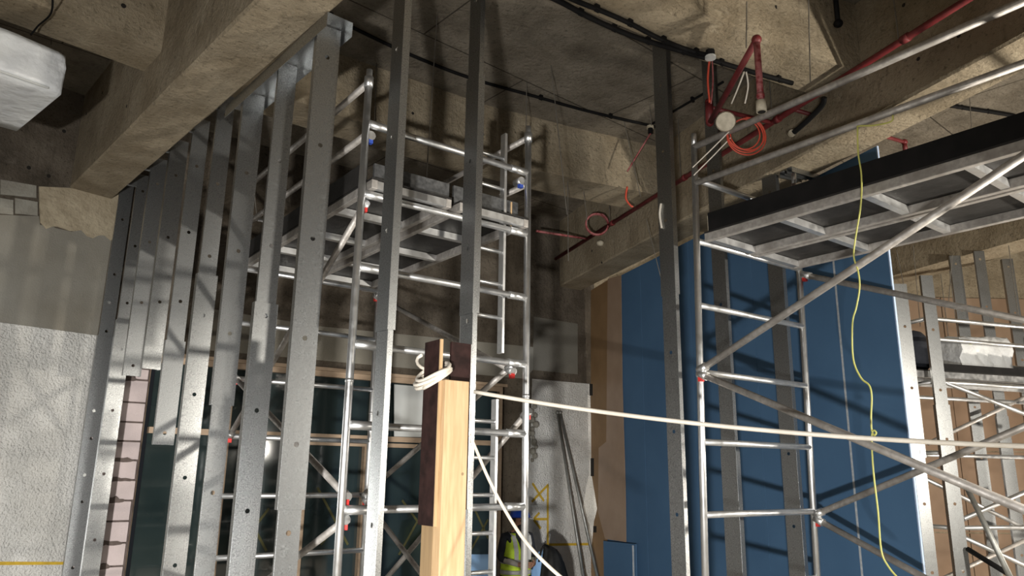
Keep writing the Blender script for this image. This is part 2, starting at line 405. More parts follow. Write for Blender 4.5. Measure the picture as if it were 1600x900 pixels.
# yellow setting-out line
MB().slabpoly([wl(-60, 877, .022), wl(104, 877.5, .022), wl(104, 882, .022), wl(-60, 883, .022)], nl * 0.0015).build('paint_line', 'yellow_paint', wall_left)
for px, py in [(76, 275), (45, 262), (100, 205)]: tie_hole(wall_left, wl(px, py), nl, 0.02)

# ------- window wall facet
WB = ((1.17, 8.747), (8.15, 8.56))
dB = Vector((WB[1][0]-WB[0][0], WB[1][1]-WB[0][1], 0)).normalized(); nB = Vector((dB.y, -dB.x, 0))
def wb(px, py, off=0.0): return on_pl(px, py, WB) + nB * off
def wbx(x, z, off=0.0):
    t = (x - WB[0][0]) / dB.x
    return Vector((WB[0][0], WB[0][1], z)) + dB * t + nB * off
HEAD = 3.17
def wall_piece(x0, x1, z0, z1, mat, name, parent=None, kind=None, off=0.0, th=0.22):
    a = wbx(x0, 0, off); b = wbx(x1, 0, off)
    return MB().prism([(a.x, a.y), (b.x, b.y), (b.x - nB.x*th, b.y - nB.y*th), (a.x - nB.x*th, a.y - nB.y*th)], z0, z1).build(name, mat, parent, kind=kind)
wall_back = wall_piece(1.17, 8.15, HEAD, SLAB, 'dark_concrete', 'wall_back', kind='structure')
wall_piece(6.37, 8.15, 0, HEAD, 'dark_concrete', 'wall_end', wall_back)
wall_piece(1.25, 1.74, 0, HEAD, 'joint', 'pier_core', wall_back, off=-0.02)
wall_piece(1.17, 1.25, 0, HEAD, 'dark_concrete', 'pier_side', wall_back, off=-0.02)
wall_piece(1.70, 6.40, 0, 0.35, 'dark_concrete', 'sill_wall', wall_back)
# whitewashed end wall and lighter render above the windows
w = MB(); w.slabpoly([wb(831, 592), wb(921, 600), wb(922, 640), wb(926, 700), wb(934, 760), wb(930, 830), wb(927, 960), wb(815, 960), wb(828, 700)], nB * 0.012)
w.build('white_coat', 'whitewash', wall_back)
pts = [wb(834, 495), wb(902, 506), wb(902, 585), wb(832, 578)]
MB().slabpoly(pts, nB * 0.010).build('render_coat', 'dark_render', wall_back)
pts = [wb(300, 478), wb(500, 510), wb(860, 545), wb(820, 592), wb(300, 545)]
MB().slabpoly(pts, nB * 0.008).build('render_coat', 'render', wall_back)
# foam squeezed out beside the window
w = MB()
for i in range(13):
    p = wb(833 + random.uniform(-3, 5), 635 + i * 7, 0.01); w.ball(p, random.uniform(0.03, 0.055), seg=8, rings=6)
w.build('mortar_lump', 'block', wall_back)
# aerated blocks of the pier
zs = [wb(195, y).z for y in (574, 592, 628, 659, 689, 719, 750, 782, 814, 848, 884, 920, 958)]
for i in range(len(zs) - 1):
    a = wbx(1.20, 0, 0); j = random.uniform(-0.008, 0.008)
    x0, x1 = 1.27, 1.725 + random.uniform(-0.012, 0.006)
    if i == 0: x0 = 1.60
    m = MB(); p = [wbx(x0, zs[i+1] + 0.008, j + 0.012), wbx(x1, zs[i+1] + 0.008, j + 0.012), wbx(x1, zs[i] - 0.008, j + 0.012), wbx(x0, zs[i] - 0.008, j + 0.012)]
    m.slabpoly(p, -nB * 0.15).build('block', 'aac', wall_back, bevel=0.006)
for i in (1, 5, 6, 7, 9, 10):                       # smeared mortar on the joints
    m = MB(); x0 = random.uniform(1.30, 1.42); x1 = random.uniform(1.6, 1.72); n = 9
    up = [wbx(x0 + (x1 - x0) * k / n, zs[i] + (0.02 + random.uniform(0, 0.035)) * math.sin(math.pi * k / n), 0.016) for k in range(n + 1)]
    dn = [wbx(x0 + (x1 - x0) * k / n, zs[i] - 0.01 - random.uniform(0, 0.02) * math.sin(math.pi * k / n), 0.016) for k in range(n, -1, -1)]
    m.slabpoly(up + dn[1:-1], nB * 0.008).build('mortar_smear', 'joint', wall_back)
# windows
TR = 2.375
xs = [1.745, 2.58, 3.44, 4.40, 5.37, 6.355]
for i in range(5):
    x0, x1 = xs[i], xs[i + 1]
    fr = MB()
    def bar(xa, xb, za, zb, o0, o1):
        fr.slabpoly([wbx(xa, za, o0), wbx(xb, za, o0), wbx(xb, zb, o0), wbx(xa, zb, o0)], nB * (o1 - o0))
    bar(x0, x0 + (0.055 if i else 0.012), 0.35, HEAD, -0.12, -0.02 if i else -0.07); bar(x1 - 0.055, x1, 0.35, HEAD, -0.12, -0.02)
    bar(x0 + 0.055, x1 - 0.055, HEAD - 0.075, HEAD, -0.12, -0.02)
    bar(x0 + 0.055, x1 - 0.055, TR - 0.035, TR + 0.03, -0.12, -0.02)
    bar(x0 + 0.055, x1 - 0.055, 0.35, 0.42, -0.12, -0.02)
    win = fr.build('window_%d' % (i + 1), 'window_wood', kind='structure')
    if i in (2, 3):                                # casement sash
        sa = MB(); fr = sa
        bar(x0 + 0.075, x0 + 0.125, 0.44, TR - 0.055, -0.09, -0.005); bar(x1 - 0.125, x1 - 0.075, 0.44, TR - 0.055, -0.09, -0.005)
        bar(x0 + 0.125, x1 - 0.125, TR - 0.105, TR - 0.055, -0.09, -0.005); bar(x0 + 0.125, x1 - 0.125, 0.44, 0.49, -0.09, -0.005)
        sa.build('sash', 'window_wood', win)
    for za, zb in ((0.42, TR - 0.035), (TR + 0.03, HEAD - 0.075)):
        g = MB(); g.slabpoly([wbx(x0 + 0.055, za, -0.085), wbx(x1 - 0.055, za, -0.085), wbx(x1 - 0.055, zb, -0.085), wbx(x0 + 0.055, zb, -0.085)], -nB * 0.012)
        g.build('pane', 'glass', win)
# wooden strip above the windows
m = MB(); m.slabpoly([wbx(1.9, HEAD - 0.01, 0.002), wbx(6.4, HEAD - 0.01, 0.002), wbx(6.4, HEAD + 0.03, 0.002), wbx(1.9, HEAD + 0.03, 0.002)], nB * 0.03)
m.build('trim_1', 'window_wood', kind='structure')
# board and tape crosses inside the panes
m = MB(); c = [wb(618, 600, -0.05), wb(690, 606, -0.05), wb(690, 684, -0.05), wb(618, 682, -0.05)]
tag(m.slabpoly(c, nB * 0.02).build('white_panel', 'white_board', bevel=0.006), 'white rectangular panel covering an upper window pane behind the scaffold tower', 'panel')
for (x0, z0, x1, z1, x2, z2, x3, z3, w_) in [(548,770,500,690,0,0,0,0,0)]: pass
def tape(parent, a, b, w=0.028, off=-0.082, mat='yellow_paint'):
    a = wb(*a, off); b = wb(*b, off); d = (b - a).normalized(); s = nB.cross(d) * (w / 2)
    MB().slabpoly([a - s, b - s, b + s, a + s], nB * 0.0015).build('paint_stroke', mat, parent)
wobj = [bpy.data.objects['window_%d' % k] for k in range(1, 6)]
MAT['tape'] = M('old_yellow_tape', (0.085, 0.08, 0.022), (0.06, 0.057, 0.018), 0.8, scale=20)
for a, b, wi in [((500, 762), (548, 852), 2), ((548, 800), (505, 852), 2), ((633, 782), (657, 815), 3), ((657, 815), (628, 868), 3),
                 ((745, 792), (768, 842), 4), ((768, 812), (740, 862), 4), ((400, 826), (424, 795), 1), ((402, 828), (420, 862), 1)]:
    tape(wobj[wi], a, b, mat='tape')
# yellow spray marks on the end wall
for a, b in [((831, 755), (849, 783)), ((856, 757), (830, 784)), ((855, 757), (855, 853)), ((833, 811), (855, 811)), ((833, 811), (842, 801)), ((833, 812), (844, 826)), ((850, 851), (922, 850))]:
    tape(wall_back, a, b, w=0.034, off=0.0125)

# ------- right back wall
WR = ((8.1, 8.56), (16.5, 2.4))
wr_ = Vector((WR[1][0]-WR[0][0], WR[1][1]-WR[0][1], 0)).normalized(); nR = Vector((wr_.y, -wr_.x, 0))
if nR.y > 0: nR = -nR
wall_right = MB().prism([WR[0], WR[1], (WR[1][0] - nR.x*0.25, WR[1][1] - nR.y*0.25), (WR[0][0] - nR.x*0.25, WR[0][1] - nR.y*0.25)], 0, SLAB).build('wall_right', 'concrete', kind='structure')
def wrp(t, z, off): 
    p = Vector((WR[0][0], WR[0][1], 0)) + wr_ * t + nR * off; p.z = z; return p
ztop = on_pl(1550, 467, WR).z
for k in range(9):
    t0 = 0.1 + k * 1.1
    for (za, zb) in ((0.02, 1.18), (1.20, 2.38), (2.40, 3.58), (3.60, ztop)):
        m = MB(); o_ = random.uniform(0.010, 0.022)
        m.slabpoly([wrp(t0, za, o_), wrp(t0 + 1.085, za, o_), wrp(t0 + 1.085, zb, o_), wrp(t0, zb, o_)], -nR * 0.012)
        m.build('board', 'brown_board', wall_right)

# ------- blue boarded partition under the right beam
BA = Vector((7.63, 7.5, 0)); BB = Vector((6.16, 2.93, 0)); dW = (BB - BA).normalized(); nW = Vector((-dW.y, dW.x, 0))
if nW.x > 0: nW = -nW
PB = ((7.63, 7.5), (6.16, 2.93))
def pb(px, py, off=0.0): return on_pl(px, py, PB) + nW * off
far = pb(938, 600); far.z = 0
BC = BB - dW * 0.14
core = MB().prism([(far.x - nW.x*0.016, far.y - nW.y*0.016), (BC.x - nW.x*0.016, BC.y - nW.y*0.016), (BC.x - nW.x*0.09, BC.y - nW.y*0.09), (far.x - nW.x*0.09, far.y - nW.y*0.09)], 0, SOF - 0.003)
partition = core.build('wall_partition', 'galv_dull', kind='structure')
L = (BB - far).length
cuts = [0.0]
for px in (1005, 1320): cuts.append((pb(px, 600) - far).dot(dW))
cuts = [0, cuts[1], cuts[1] + 1.21, cuts[1] + 2.41, cuts[2], L]
for i in range(5):
    a = far + dW * (cuts[i] + 0.003); b = far + dW * (cuts[i + 1] - 0.003)
    m = MB().prism([(a.x, a.y), (b.x, b.y), (b.x - nW.x*0.015, b.y - nW.y*0.015), (a.x - nW.x*0.015, a.y - nW.y*0.015)], 0.01, SOF - 0.004)
    m.build('board', 'blue', partition)
m = MB().prism([(BB.x + dW.x*0.001, BB.y + dW.y*0.001), (BB.x + dW.x*0.012, BB.y + dW.y*0.012), (BB.x + dW.x*0.012 - nW.x*0.016, BB.y + dW.y*0.012 - nW.y*0.016), (BB.x + dW.x*0.001 - nW.x*0.016, BB.y + dW.y*0.001 - nW.y*0.016)], 0.01, SOF - 0.004)
m.build('board_edge', 'blue_edge', partition)
a = far + dW * (cuts[4] - 0.012); b = far + dW * (cuts[4] + 0.010)
MB().prism([(a.x + nW.x*0.002, a.y + nW.y*0.002), (b.x + nW.x*0.002, b.y + nW.y*0.002), (b.x, b.y), (a.x, a.y)], 0.01, 4.3).build('joint_strip', 'white_strip', partition)
# brown sheets taped over the far end of the blue boards
pts = [pb(924, 454, .004), pb(952, 437, .004), pb(950, 600, .004), pb(951, 760, .004), pb(948, 960, .004), pb(926, 960, .004), pb(924, 870, .004), pb(929, 815, .004), pb(934, 795, .004), pb(925, 740, .004), pb(924, 620, .004), pb(924, 540, .004)]
tag(MB().slabpoly(pts, nW * 0.006).build('brown_sheet', 'kraft'), 'dull brown sheet with a wavy edge beside the whitewashed end wall', 'sheet')
s = MB(); tgt = bpy.data.objects['brown_sheet']
for px, y0, y1 in ((924, 600, 618), (926, 716, 744), (930, 822, 832)):
    MB().slabpoly([pb(px-2, y0, .0105), pb(px+3, y0, .0105), pb(px+3, y1, .0105), pb(px-2, y1, .0105)], nW * 0.001).build('slot', 'hole', tgt)
pts = [pb(951, 436, .012), pb(972, 430, .012), pb(974, 600, .012), pb(979, 760, .012), pb(980, 847, .012), pb(947, 842, .012), pb(936, 800, .012), pb(937, 700, .012), pb(949, 690, .012)]
tag(MB().slabpoly(pts, nW * 0.005).build('brown_sheet', 'kraft_light'), 'pale glossy brown strip hanging between dull brown sheet and blue boards', 'sheet')

# ------------------------------------------------------------------ metal studs
def c_section(w, fl, lip, inset=0.0):
    w2 = w / 2 - inset
    return [(-w2 + lip, fl - inset), (-w2, fl - inset), (-w2, inset), (w2, inset), (w2, fl - inset), (w2 - lip, fl - inset)]
def stud_piece(origin, ang, z0, z1, w, fl, holes, inset, name, mat, parent, lean=(0, 0)):
    # ang: direction of the web's width; flanges run to the left-hand normal of it
    a = Vector((math.cos(ang), math.sin(ang), 0)); b = Vector((-math.sin(ang), math.cos(ang), 0))
    prof = c_section(w, fl, 0.014, inset); m = MB(); o = Vector((origin[0], origin[1], 0))
    def P(u, v, z): return o + a * u + b * v + Vector((lean[0] * z, lean[1] * z, z))
    for i in range(5):
        if i == 2: continue
        (u0, v0), (u1, v1) = prof[i], prof[i + 1]
        m.add([P(u0, v0, z0), P(u1, v1, z0), P(u1, v1, z1), P(u0, v0, z1)], [(0, 1, 2, 3)])
    # web with punched holes
    (u0, v0), (u1, _) = prof[2], prof[3]
    hs = sorted(h for h in holes if z0 + 0.05 < h < z1 - 0.05)
    s = 0.03; r = 0.0155; cur = z0
    for h in hs:
        m.add([P(u0, v0, cur), P(u1, v0, cur), P(u1, v0, h - s), P(u0, v0, h - s)], [(0, 1, 2, 3)])
        m.add([P(u0, v0, h - s), P(-s, v0, h - s), P(-s, v0, h + s), P(u0, v0, h + s)], [(0, 1, 2, 3)])
        m.add([P(s, v0, h - s), P(u1, v0, h - s), P(u1, v0, h + s), P(s, v0, h + s)], [(0, 1, 2, 3)])
        sq = [(s, 0), (s, s), (0, s), (-s, s), (-s, 0), (-s, -s), (0, -s), (s, -s)]
        vs = [P(x, v0, h + y) for x, y in sq] + [P(r * math.cos(k * math.pi / 4), v0, h + r * math.sin(k * math.pi / 4)) for k in range(8)]
        m.add(vs, [(k, (k + 1) % 8, 8 + (k + 1) % 8, 8 + k) for k in range(8)])
        cur = h + s
    m.add([P(u0, v0, cur), P(u1, v0, cur), P(u1, v0, z1), P(u0, v0, z1)], [(0, 1, 2, 3)])
    return m.build(name, mat, parent, solid=0.0018)
def stud(origin, ang, pieces, label, group, w=0.15, fl=0.05, hole0=0.35, hstep=0.61, mat='galv', lean=(0, 0)):
    zmin = min(p[0] for p in pieces)
    t = thing('metal_stud', label, 'stud', (origin[0], origin[1], zmin), group)
    holes = [hole0 + hstep * k for k in range(12)]
    for z0, z1, inset, nm in pieces:
        stud_piece(origin, ang, z0, z1, w, fl, [h + (0.13 if 'lower' in nm else 0) for h in holes], inset, nm, mat, t, lean)
    return t

# row 1, below the left beam, seen from the near end
r1 = Vector((-0.0684, 0.99766, 0)); ang1 = math.atan2(0.0684, 0.99766)
def r1x(y): return 1.851 - 0.0686 * y
def zof(px, py, y): return on_y(px, py, y).z
row = [4.19, 4.79, 5.39, 5.99, 6.59, 7.19, 7.79, 8.36, 8.63]
lab1 = ['nearest bright galvanised stud, its wide front sleeve ending low above a narrower foot',
        'galvanised stud just behind the nearest one, joined where a wider lower piece begins',
        'third galvanised stud back, with a sharp bright left edge and a seam low down',
        'fourth galvanised stud back, its wider lower piece starting at mid height',
        'fifth galvanised stud back, hanging short with its cut end beside the dark window glass',
        'short galvanised stud hanging in mid air, nearer of the two above the aerated blocks',
        'short galvanised stud hanging in mid air, farther of the two above the aerated blocks',
        'galvanised stud second from the whitewashed left wall, running down beside aerated blocks',
        'galvanised stud standing right against the whitewashed left wall']
for i, y in enumerate(row):
    top = SOF - 0.012 if i < 3 else 5.02
    if i == 0: pc = [(zof(445, 797, y), top, 0.0, 'upper_piece'), (0.02, zof(445, 760, y), 0.013, 'lower_piece')]
    elif i == 1: pc = [(0.02, zof(415, 473, y), 0.0, 'lower_piece'), (zof(415, 560, y), top, 0.012, 'upper_piece')]
    elif i == 2: pc = [(zof(345, 633, y), top, 0.0, 'upper_piece'), (0.02, zof(345, 560, y), 0.014, 'lower_piece')]
    elif i == 3: pc = [(0.02, zof(320, 428, y), 0.0, 'lower_piece'), (zof(320, 500, y), top, 0.012, 'upper_piece')]
    elif i == 4: pc = [(zof(258, 695, y), zof(270, 532, y), 0.0, 'lower_piece'), (zof(270, 600, y), top, 0.011, 'upper_piece')]
    elif i == 5: pc = [(zof(240, 577, y), top, 0.0, 'upper_piece')]
    elif i == 6: pc = [(zof(215, 588, y), top, 0.0, 'upper_piece')]
    elif i == 7: pc = [(0.02, zof(195, 500, y), 0.0, 'lower_piece'), (zof(195, 580, y), top, 0.012, 'upper_piece')]
    else: pc = [(0.02, zof(165, 525, y), 0.0, 'lower_piece'), (zof(165, 600, y), top, 0.012, 'upper_piece')]
    xo = {7: 0.012, 8: -0.082}.get(i, 0.0)
    stud((r1x(y) + 0.077 + xo, y), ang1 + math.radians((-7, -2.5, -5, -1, -4, 1, -2, 0, 1)[i]), pc, lab1[i], 'studs below the left beam', hole0=0.30 + 0.09 * (i % 4), w=0.154)
    if i >= 3:
        so = bpy.data.objects['metal_stud' if i == 0 else 'metal_stud.%03d' % i]; xl = r1x(y) + xo; xb = bl_r(y + 0.03)
        MB().box((xb - 0.002, y + 0.01, 4.88), (xl + 0.01, y + 0.05, 4.98)).build('fixing_bracket', 'galv', so)
# head track of row 1
m = MB(); a = Vector((r1x(4.05), 4.05, 0)); b = Vector((r1x(5.75), 5.75, 0)); s = Vector((0.99766, 0.0684, 0))
for off in (-0.009, 0.170):
    p, q = a + s * off, b + s * off
    m.add([(p.x, p.y, SOF - 0.105), (q.x, q.y, SOF - 0.105), (q.x, q.y, SOF - 0.004), (p.x, p.y, SOF - 0.004)], [(0, 1, 2, 3)])
p0, p1, q0, q1_ = a - s*0.009, a + s*0.170, b - s*0.009, b + s*0.170
m.add([(p0.x, p0.y, SOF-0.004), (p1.x, p1.y, SOF-0.004), (q1_.x, q1_.y, SOF-0.004), (q0.x, q0.y, SOF-0.004)], [(0, 1, 2, 3)])
tag(m.build('head_track', 'galv', solid=0.0018), 'galvanised head track fixed along the left concrete beam above the studs', 'track')

# row 2, across the view in front of the scaffold tower
ang2 = -math.pi / 2
J = (1.985, 3.90); K = (2.572, 3.90); L2 = (4.50, 3.90); M2 = (5.155, 3.90); N2 = (6.00, 3.90)
zs_ = SLAB - 0.01
stud(J, ang2, [(zof(605, 518, 3.9), zs_, 0.0, 'upper_piece'), (0.02, zof(605, 480, 3.9), 0.008, 'lower_piece')], 'tall galvanised stud crossing the left end of the scaffold tower, left of the timber post', 'studs crossing the view')
stud(K, ang2, [(zof(735, 492, 3.9), zof(735, 118, 3.9), 0.0, 'middle_piece'), (zof(735, 160, 3.9), zs_, 0.008, 'upper_piece'), (0.02, zof(735, 450, 3.9), 0.008, 'lower_piece')], 'tall galvanised stud directly behind the timber post, in front of the ladder', 'studs crossing the view')
stud(L2, ang2, [(zof(1050, 462, 3.9), zs_, 0.0, 'upper_piece'), (0.02, zof(1050, 420, 3.9), 0.006, 'lower_piece')], 'tall galvanised stud just left of the right scaffold tower corner post', 'studs crossing the view')
stud(M2, ang2, [(0.02, zof(1135, 700, 3.9), 0.0, 'lower_piece'), (zof(1135, 760, 3.9), zs_, 0.007, 'upper_piece')], 'galvanised stud between the two posts of the right tower frame, nearer the front post', 'studs crossing the view')
stud(N2, ang2, [(0.02, SOF - 0.02, 0.0, 'upper_piece')], 'galvanised stud close to the rear post of the right tower frame, before blue boards', 'studs crossing the view')

# ------------------------------------------------------------------ scaffold towers
def claw(parent, p, d, clip='red_clip'):
    d = Vector(d).normalized()
    c = MB().tube(Vector(p) - d * 0.02, Vector(p) + d * 0.06, 0.032, 10).build('brace_claw', 'alu', parent, smooth=True)
    return MB().box((p[0]-0.016, p[1]-0.016, p[2]-0.055), (p[0]+0.016, p[1]+0.016, p[2]-0.02)).build('clip', clip, parent)
def castor(parent, x, y):
    w = MB().tube((x - 0.03, y, 0.1), (x + 0.03, y, 0.1), 0.1, 16); w.build('castor_wheel', 'black', parent, smooth=True)
    MB().beam((x, y, 0.12), (x, y, 0.24), 0.05, 0.03, (0, 1, 0)).build('castor_fork', 'galv', parent)
def deck(parent, lo, hi, z, n_cross):
    # trapdoor style deck: side beams along y, cross members, board on top
    x0, y0 = lo; x1, y1 = hi
    d = MB().box((x0, y0, z + 0.062), (x1, y1, z + 0.074)).build('platform_board', 'deck', parent)
    for x in (x0 + 0.022, x1 - 0.022):
        MB().box((x - 0.022, y0, z), (x + 0.022, y1, z + 0.062)).build('platform_beam', 'alu_worn', parent, bevel=0.004)
    for k in range(n_cross):
        y = y0 + 0.03 + (y1 - y0 - 0.06) * k / (n_cross - 1)
        MB().box((x0 + 0.045, y - 0.025, z + 0.006), (x1 - 0.045, y + 0.025, z + 0.058)).build('platform_cross_member', 'alu', parent)

# --- left tower
T = thing('scaffold_tower', 'aluminium scaffold tower with a deck and ladder standing before the dark windows', 'scaffold', (2.68, 5.5, 0))
XL, XR, YN, YF = 1.99, 3.377, 4.30, 6.75
tz = [0.76 - 0.5 + 0.5 * k for k in range(9)]               # rung heights 0.26 ... 4.26
for y in (YN, YF):
    for x in (XL, XR):
        po = MB().tube((x, y, 0.22), (x, y, 4.53), 0.0254, 14).build('post', 'alu', T, smooth=True)
        MB().tube((x, y, 4.53), (x, y, 4.655), 0.021, 12).tube((x, y, 4.525), (x, y, 4.60), 0.031, 12).build('spigot', 'alu', T, smooth=True)
        for zz in (2.53, ):
            MB().tube((x, y, zz - 0.012), (x, y, zz + 0.012), 0.0275, 14).build('post_collar', 'alu', T, smooth=True)
        castor(T, x, y)
    for z in tz:
        MB().tube((XL, y, z), (XR, y, z), 0.0235, 12).build('rung', 'alu', T, smooth=True)
        if y == YN and z > 1.5:
            for xa, xb in ((XL + 0.02, XL + 0.20), (XR - 0.17, XR - 0.02)):
                MB().tube((xa, y, z), (xb, y, z), 0.0285, 12).build('rung_sleeve', 'alu', T, smooth=True)
for x in (XL, XR):
    s = 0.05 if x == XL else -0.05
    for z in (4.56, 4.17):
        MB().tube((x, YN + 0.02, z), (x, YF - 0.02, z), 0.0235, 12).build('guard_rail', 'alu_worn', T, smooth=True)
    claw(T, (x + s, YN + 0.03, 4.19), (0, 1, 0), 'blue_clip')
def brace(x, a, b, parent=T, mat='alu_worn', r=0.0225, clip='red_clip'):
    a = Vector((x, a[0], a[1])); b = Vector((x, b[0], b[1]))
    MB().tube(a, b, r, 12).build('diagonal_brace', mat, parent, smooth=True)
    claw(parent, a, b - a, clip); claw(parent, b, a - b, clip)
brace(XL + 0.04, (4.33, 3.70), (6.72, 2.26))
brace(XL + 0.04, (4.33, 1.84), (6.72, 2.76))
brace(XL + 0.04, (4.33, 1.70), (6.72, 0.76))
brace(XR - 0.04, (4.42, 2.76), (6.72, 1.76))
brace(XR + 0.04, (4.33, 2.42), (6.72, 0.80))
brace(XR - 0.04, (4.42, 2.72), (6.72, 3.70))
brace(XR - 0.04, (6.70, 1.72), (4.45, 0.60))
deck(T, (2.03, 4.24), (2.65, 6.80), 3.79, 5)
deck(T, (2.72, 4.24), (3.34, 6.80), 3.79, 5)
MB().box((2.10, 4.36, 3.87), (2.70, 4.38, 4.02)).build('toe_board', 'toe', T)
MB().box((2.74, 4.36, 3.87), (3.33, 4.38, 4.02)).build('toe_board', 'toe', T)
MB().box((2.03, 4.36, 3.87), (2.05, 6.70, 4.02)).build('toe_board', 'deck', T)
MB().box((3.32, 4.40, 3.87), (3.34, 6.70, 4.02)).build('toe_board', 'toe', T)
MB().box((3.24, 4.33, 3.80), (3.25, 4.34, 4.0)).build('locking_pin', 'timber', T)
def ladder(parent, xl, xr, y, z0, z1, zr0):
    for x in (xl, xr):
        MB().box((x - 0.012, y - 0.03, z0), (x + 0.012, y + 0.03, z1)).build('ladder_stile', 'alu', parent, bevel=0.003)
    z = zr0
    while z < z1 - 0.03:
        if z > z0 + 0.02: MB().tube((xl, y, z), (xr, y, z), 0.0145, 10).build('ladder_rung', 'alu', parent, smooth=True)
        z += 0.252
lx = on_y(785, 380, 4.37)
ladder(T, lx.x - 0.33, lx.x, 4.37, 2.83, 4.56, on_y(760, 240, 4.37).z - 0.252 * 6)
lx2 = on_y(775, 760, 4.37)
ladder(T, lx2.x - 0.30, lx2.x, 4.40, 0.05, 2.50, on_y(755, 658, 4.40).z - 0.252 * 8)

# --- right tower (leans about one degree)
T2 = thing('scaffold_tower', 'aluminium scaffold tower with dark decks at right, in front of the blue boards', 'scaffold', (5.03, 2.3, 0))
def ln(p):
    return Vector((p[0] + 0.0124 * (p[2] - 2.0), p[1] - 0.0149 * (p[2] - 2.0), p[2]))
AXN, AXF, BYF, BYN = 4.372, 5.69, 3.535, 1.06
def t2tube(a, b, r, name, mat='alu', n=12):
    return MB().tube(ln(a), ln(b), r, n).build(name, mat, T2, smooth=True)
for x in (AXN, AXF):
    for y in (BYF, BYN):
        yy = y - (0.03 if x == AXF else 0)
        t2tube((x, yy, 0.22), (x, yy, 4.50), 0.0254, 'post', 'alu', 14)
        t2tube((x, yy, 4.50), (x, yy, 4.60), 0.021, 'spigot')
        castor(T2, *ln((x, yy, 0.1))[:2])
for y in (BYF, BYN):
    for k in range(9):
        z = 0.22 + 0.5 * k
        t2tube((AXN, y, z), (AXF, y - 0.03, z), 0.0235, 'rung')
for x in (AXN, AXF):
    t2tube((x, BYF, 4.185), (x, BYN, 4.185), 0.0235, 'guard_rail', 'alu_worn')
t2tube((AXN, BYF, 4.49), (AXN, BYN, 4.55), 0.0255, 'guard_rail', 'alu_worn')
def t2brace(x, a, b):
    A_ = (x, a[0], a[1]); B_ = (x, b[0], b[1])
    t2tube(A_, B_, 0.0245, 'diagonal_brace', 'alu_worn')
    claw(T2, ln(A_), ln(B_) - ln(A_)); claw(T2, ln(B_), ln(A_) - ln(B_))
t2brace(AXN - 0.035, (3.50, 2.73), (1.10, 3.755)); t2brace(AXN - 0.035, (3.50, 2.70), (1.10, 1.66))
t2brace(AXF, (3.46, 3.66), (1.10, 2.72)); t2brace(AXF, (3.48, 1.70), (1.10, 2.68)); t2brace(AXF, (3.48, 1.66), (1.10, 0.62))
dk = [((4.40, 0.98), (5.00, 3.44)), ((5.03, 0.98), (5.63, 3.46))]
for lo, hi in dk: deck(T2, lo, hi, 3.70, 5)
MB().box((4.40, 0.98, 3.775), (4.42, 3.40, 3.915)).build('toe_board', 'black', T2)
MB().box((5.61, 0.98, 3.775), (5.63, 3.40, 3.915)).build('toe_board', 'black', T2)
MB().box((4.42, 3.38, 3.775), (5.61, 3.40, 3.915)).build('toe_board', 'black', T2)
MB().box((4.415, 3.405, 3.775), (4.43, 3.415, 3.90)).build('locking_pin', 'cream', T2)

# --- far right tower and studs
PT = at_d(1448, 600, 8.75); uT = Vector((0.94, -0.342, 0))
T3P = ((PT.x, PT.y), (PT.x + uT.x, PT.y + uT.y)); nT = Vector((0.342, 0.94, 0))
PT3 = lambda px, py, off=0.0: on_pl(px, py, ((T3P[0][0] + nT.x*off, T3P[0][1] + nT.y*off), (T3P[1][0] + nT.x*off, T3P[1][1] + nT.y*off)))
T3 = thing('scaffold_tower', 'distant aluminium scaffold tower beyond the blue boards, carrying a wrapped bundle', 'scaffold', (PT.x + 0.6, PT.y, 0))
def t3(a, b, name='diagonal_brace', r=0.0225, mat='alu', off=0.0):
    MB().tube(PT3(*a, off), PT3(*b, off), r, 10).build(name, mat, T3, smooth=True)
p_top = PT3(1448, 487); p_r = p_top + uT * 2.45
for p in (p_top, p_r, p_top + nT * 0.75, p_r + nT * 0.75):
    MB().tube((p.x, p.y, 0.02), (p.x, p.y, p_top.z), 0.0254, 12).build('post', 'alu', T3, smooth=True)
def t3h(z, name='guard_rail', off=0.0, r=0.0225, mat='alu', s0=0.0, s1=2.45):
    a = p_top + uT * s0 + nT * off; b = p_top + uT * s1 + nT * off
    MB().tube((a.x, a.y, z), (b.x, b.y, z), r, 10).build(name, mat, T3, smooth=True)
zt = [PT3(1500, y).z for y in (502, 533, 599, 708, 825)]
t3h(zt[0]); t3h(zt[1]); t3h(zt[1] - 0.10, off=0.75, s0=-0.9); t3h(zt[2], 'rung'); t3h(zt[2] - 0.07, 'rung', 0.75, s0=-0.9)
t3h(zt[3], 'rung', 0.75, s0=-0.9); t3h(zt[4], 'rung')
for z in (zt[2], zt[3], zt[4], zt[0]):
    for q in (p_top, p_r):
        MB().tube((q.x, q.y, z), (q.x + nT.x*0.75, q.y + nT.y*0.75, z), 0.0225, 10).build('rung', 'alu', T3, smooth=True)
zd0, zd1, zd2 = PT3(1500, 592).z, PT3(1500, 582).z, PT3(1500, 569).z
def t3slab(z0, z1, o0, o1, name, mat, s0=-0.0, s1=2.5):
    a = p_top + uT * s0 + nT * o0; b = p_top + uT * s1 + nT * o0
    MB().prism([(a.x, a.y), (b.x, b.y), (b.x + nT.x*(o1-o0), b.y + nT.y*(o1-o0)), (a.x + nT.x*(o1-o0), a.y + nT.y*(o1-o0))], z0, z1).build(name, mat, T3)
t3slab(zd0, zd1, 0.03, 0.07, 'platform_beam', 'alu', -0.9, 2.4); t3slab(zd0, zd1, 0.68, 0.72, 'platform_beam', 'alu', -0.9, 2.4)
t3slab(zd1, zd1 + 0.012, 0.03, 0.72, 'platform_board', 'deck', -0.9, 2.4); t3slab(zd1 + 0.012, zd2, 0.03, 0.05, 'toe_board', 'black', 0.05, 2.4)
t3((1478, 598), (1640, 662)); t3((1450, 693), (1640, 602), off=0.75, mat='alu_worn'); t3((1505, 811), (1640, 752))
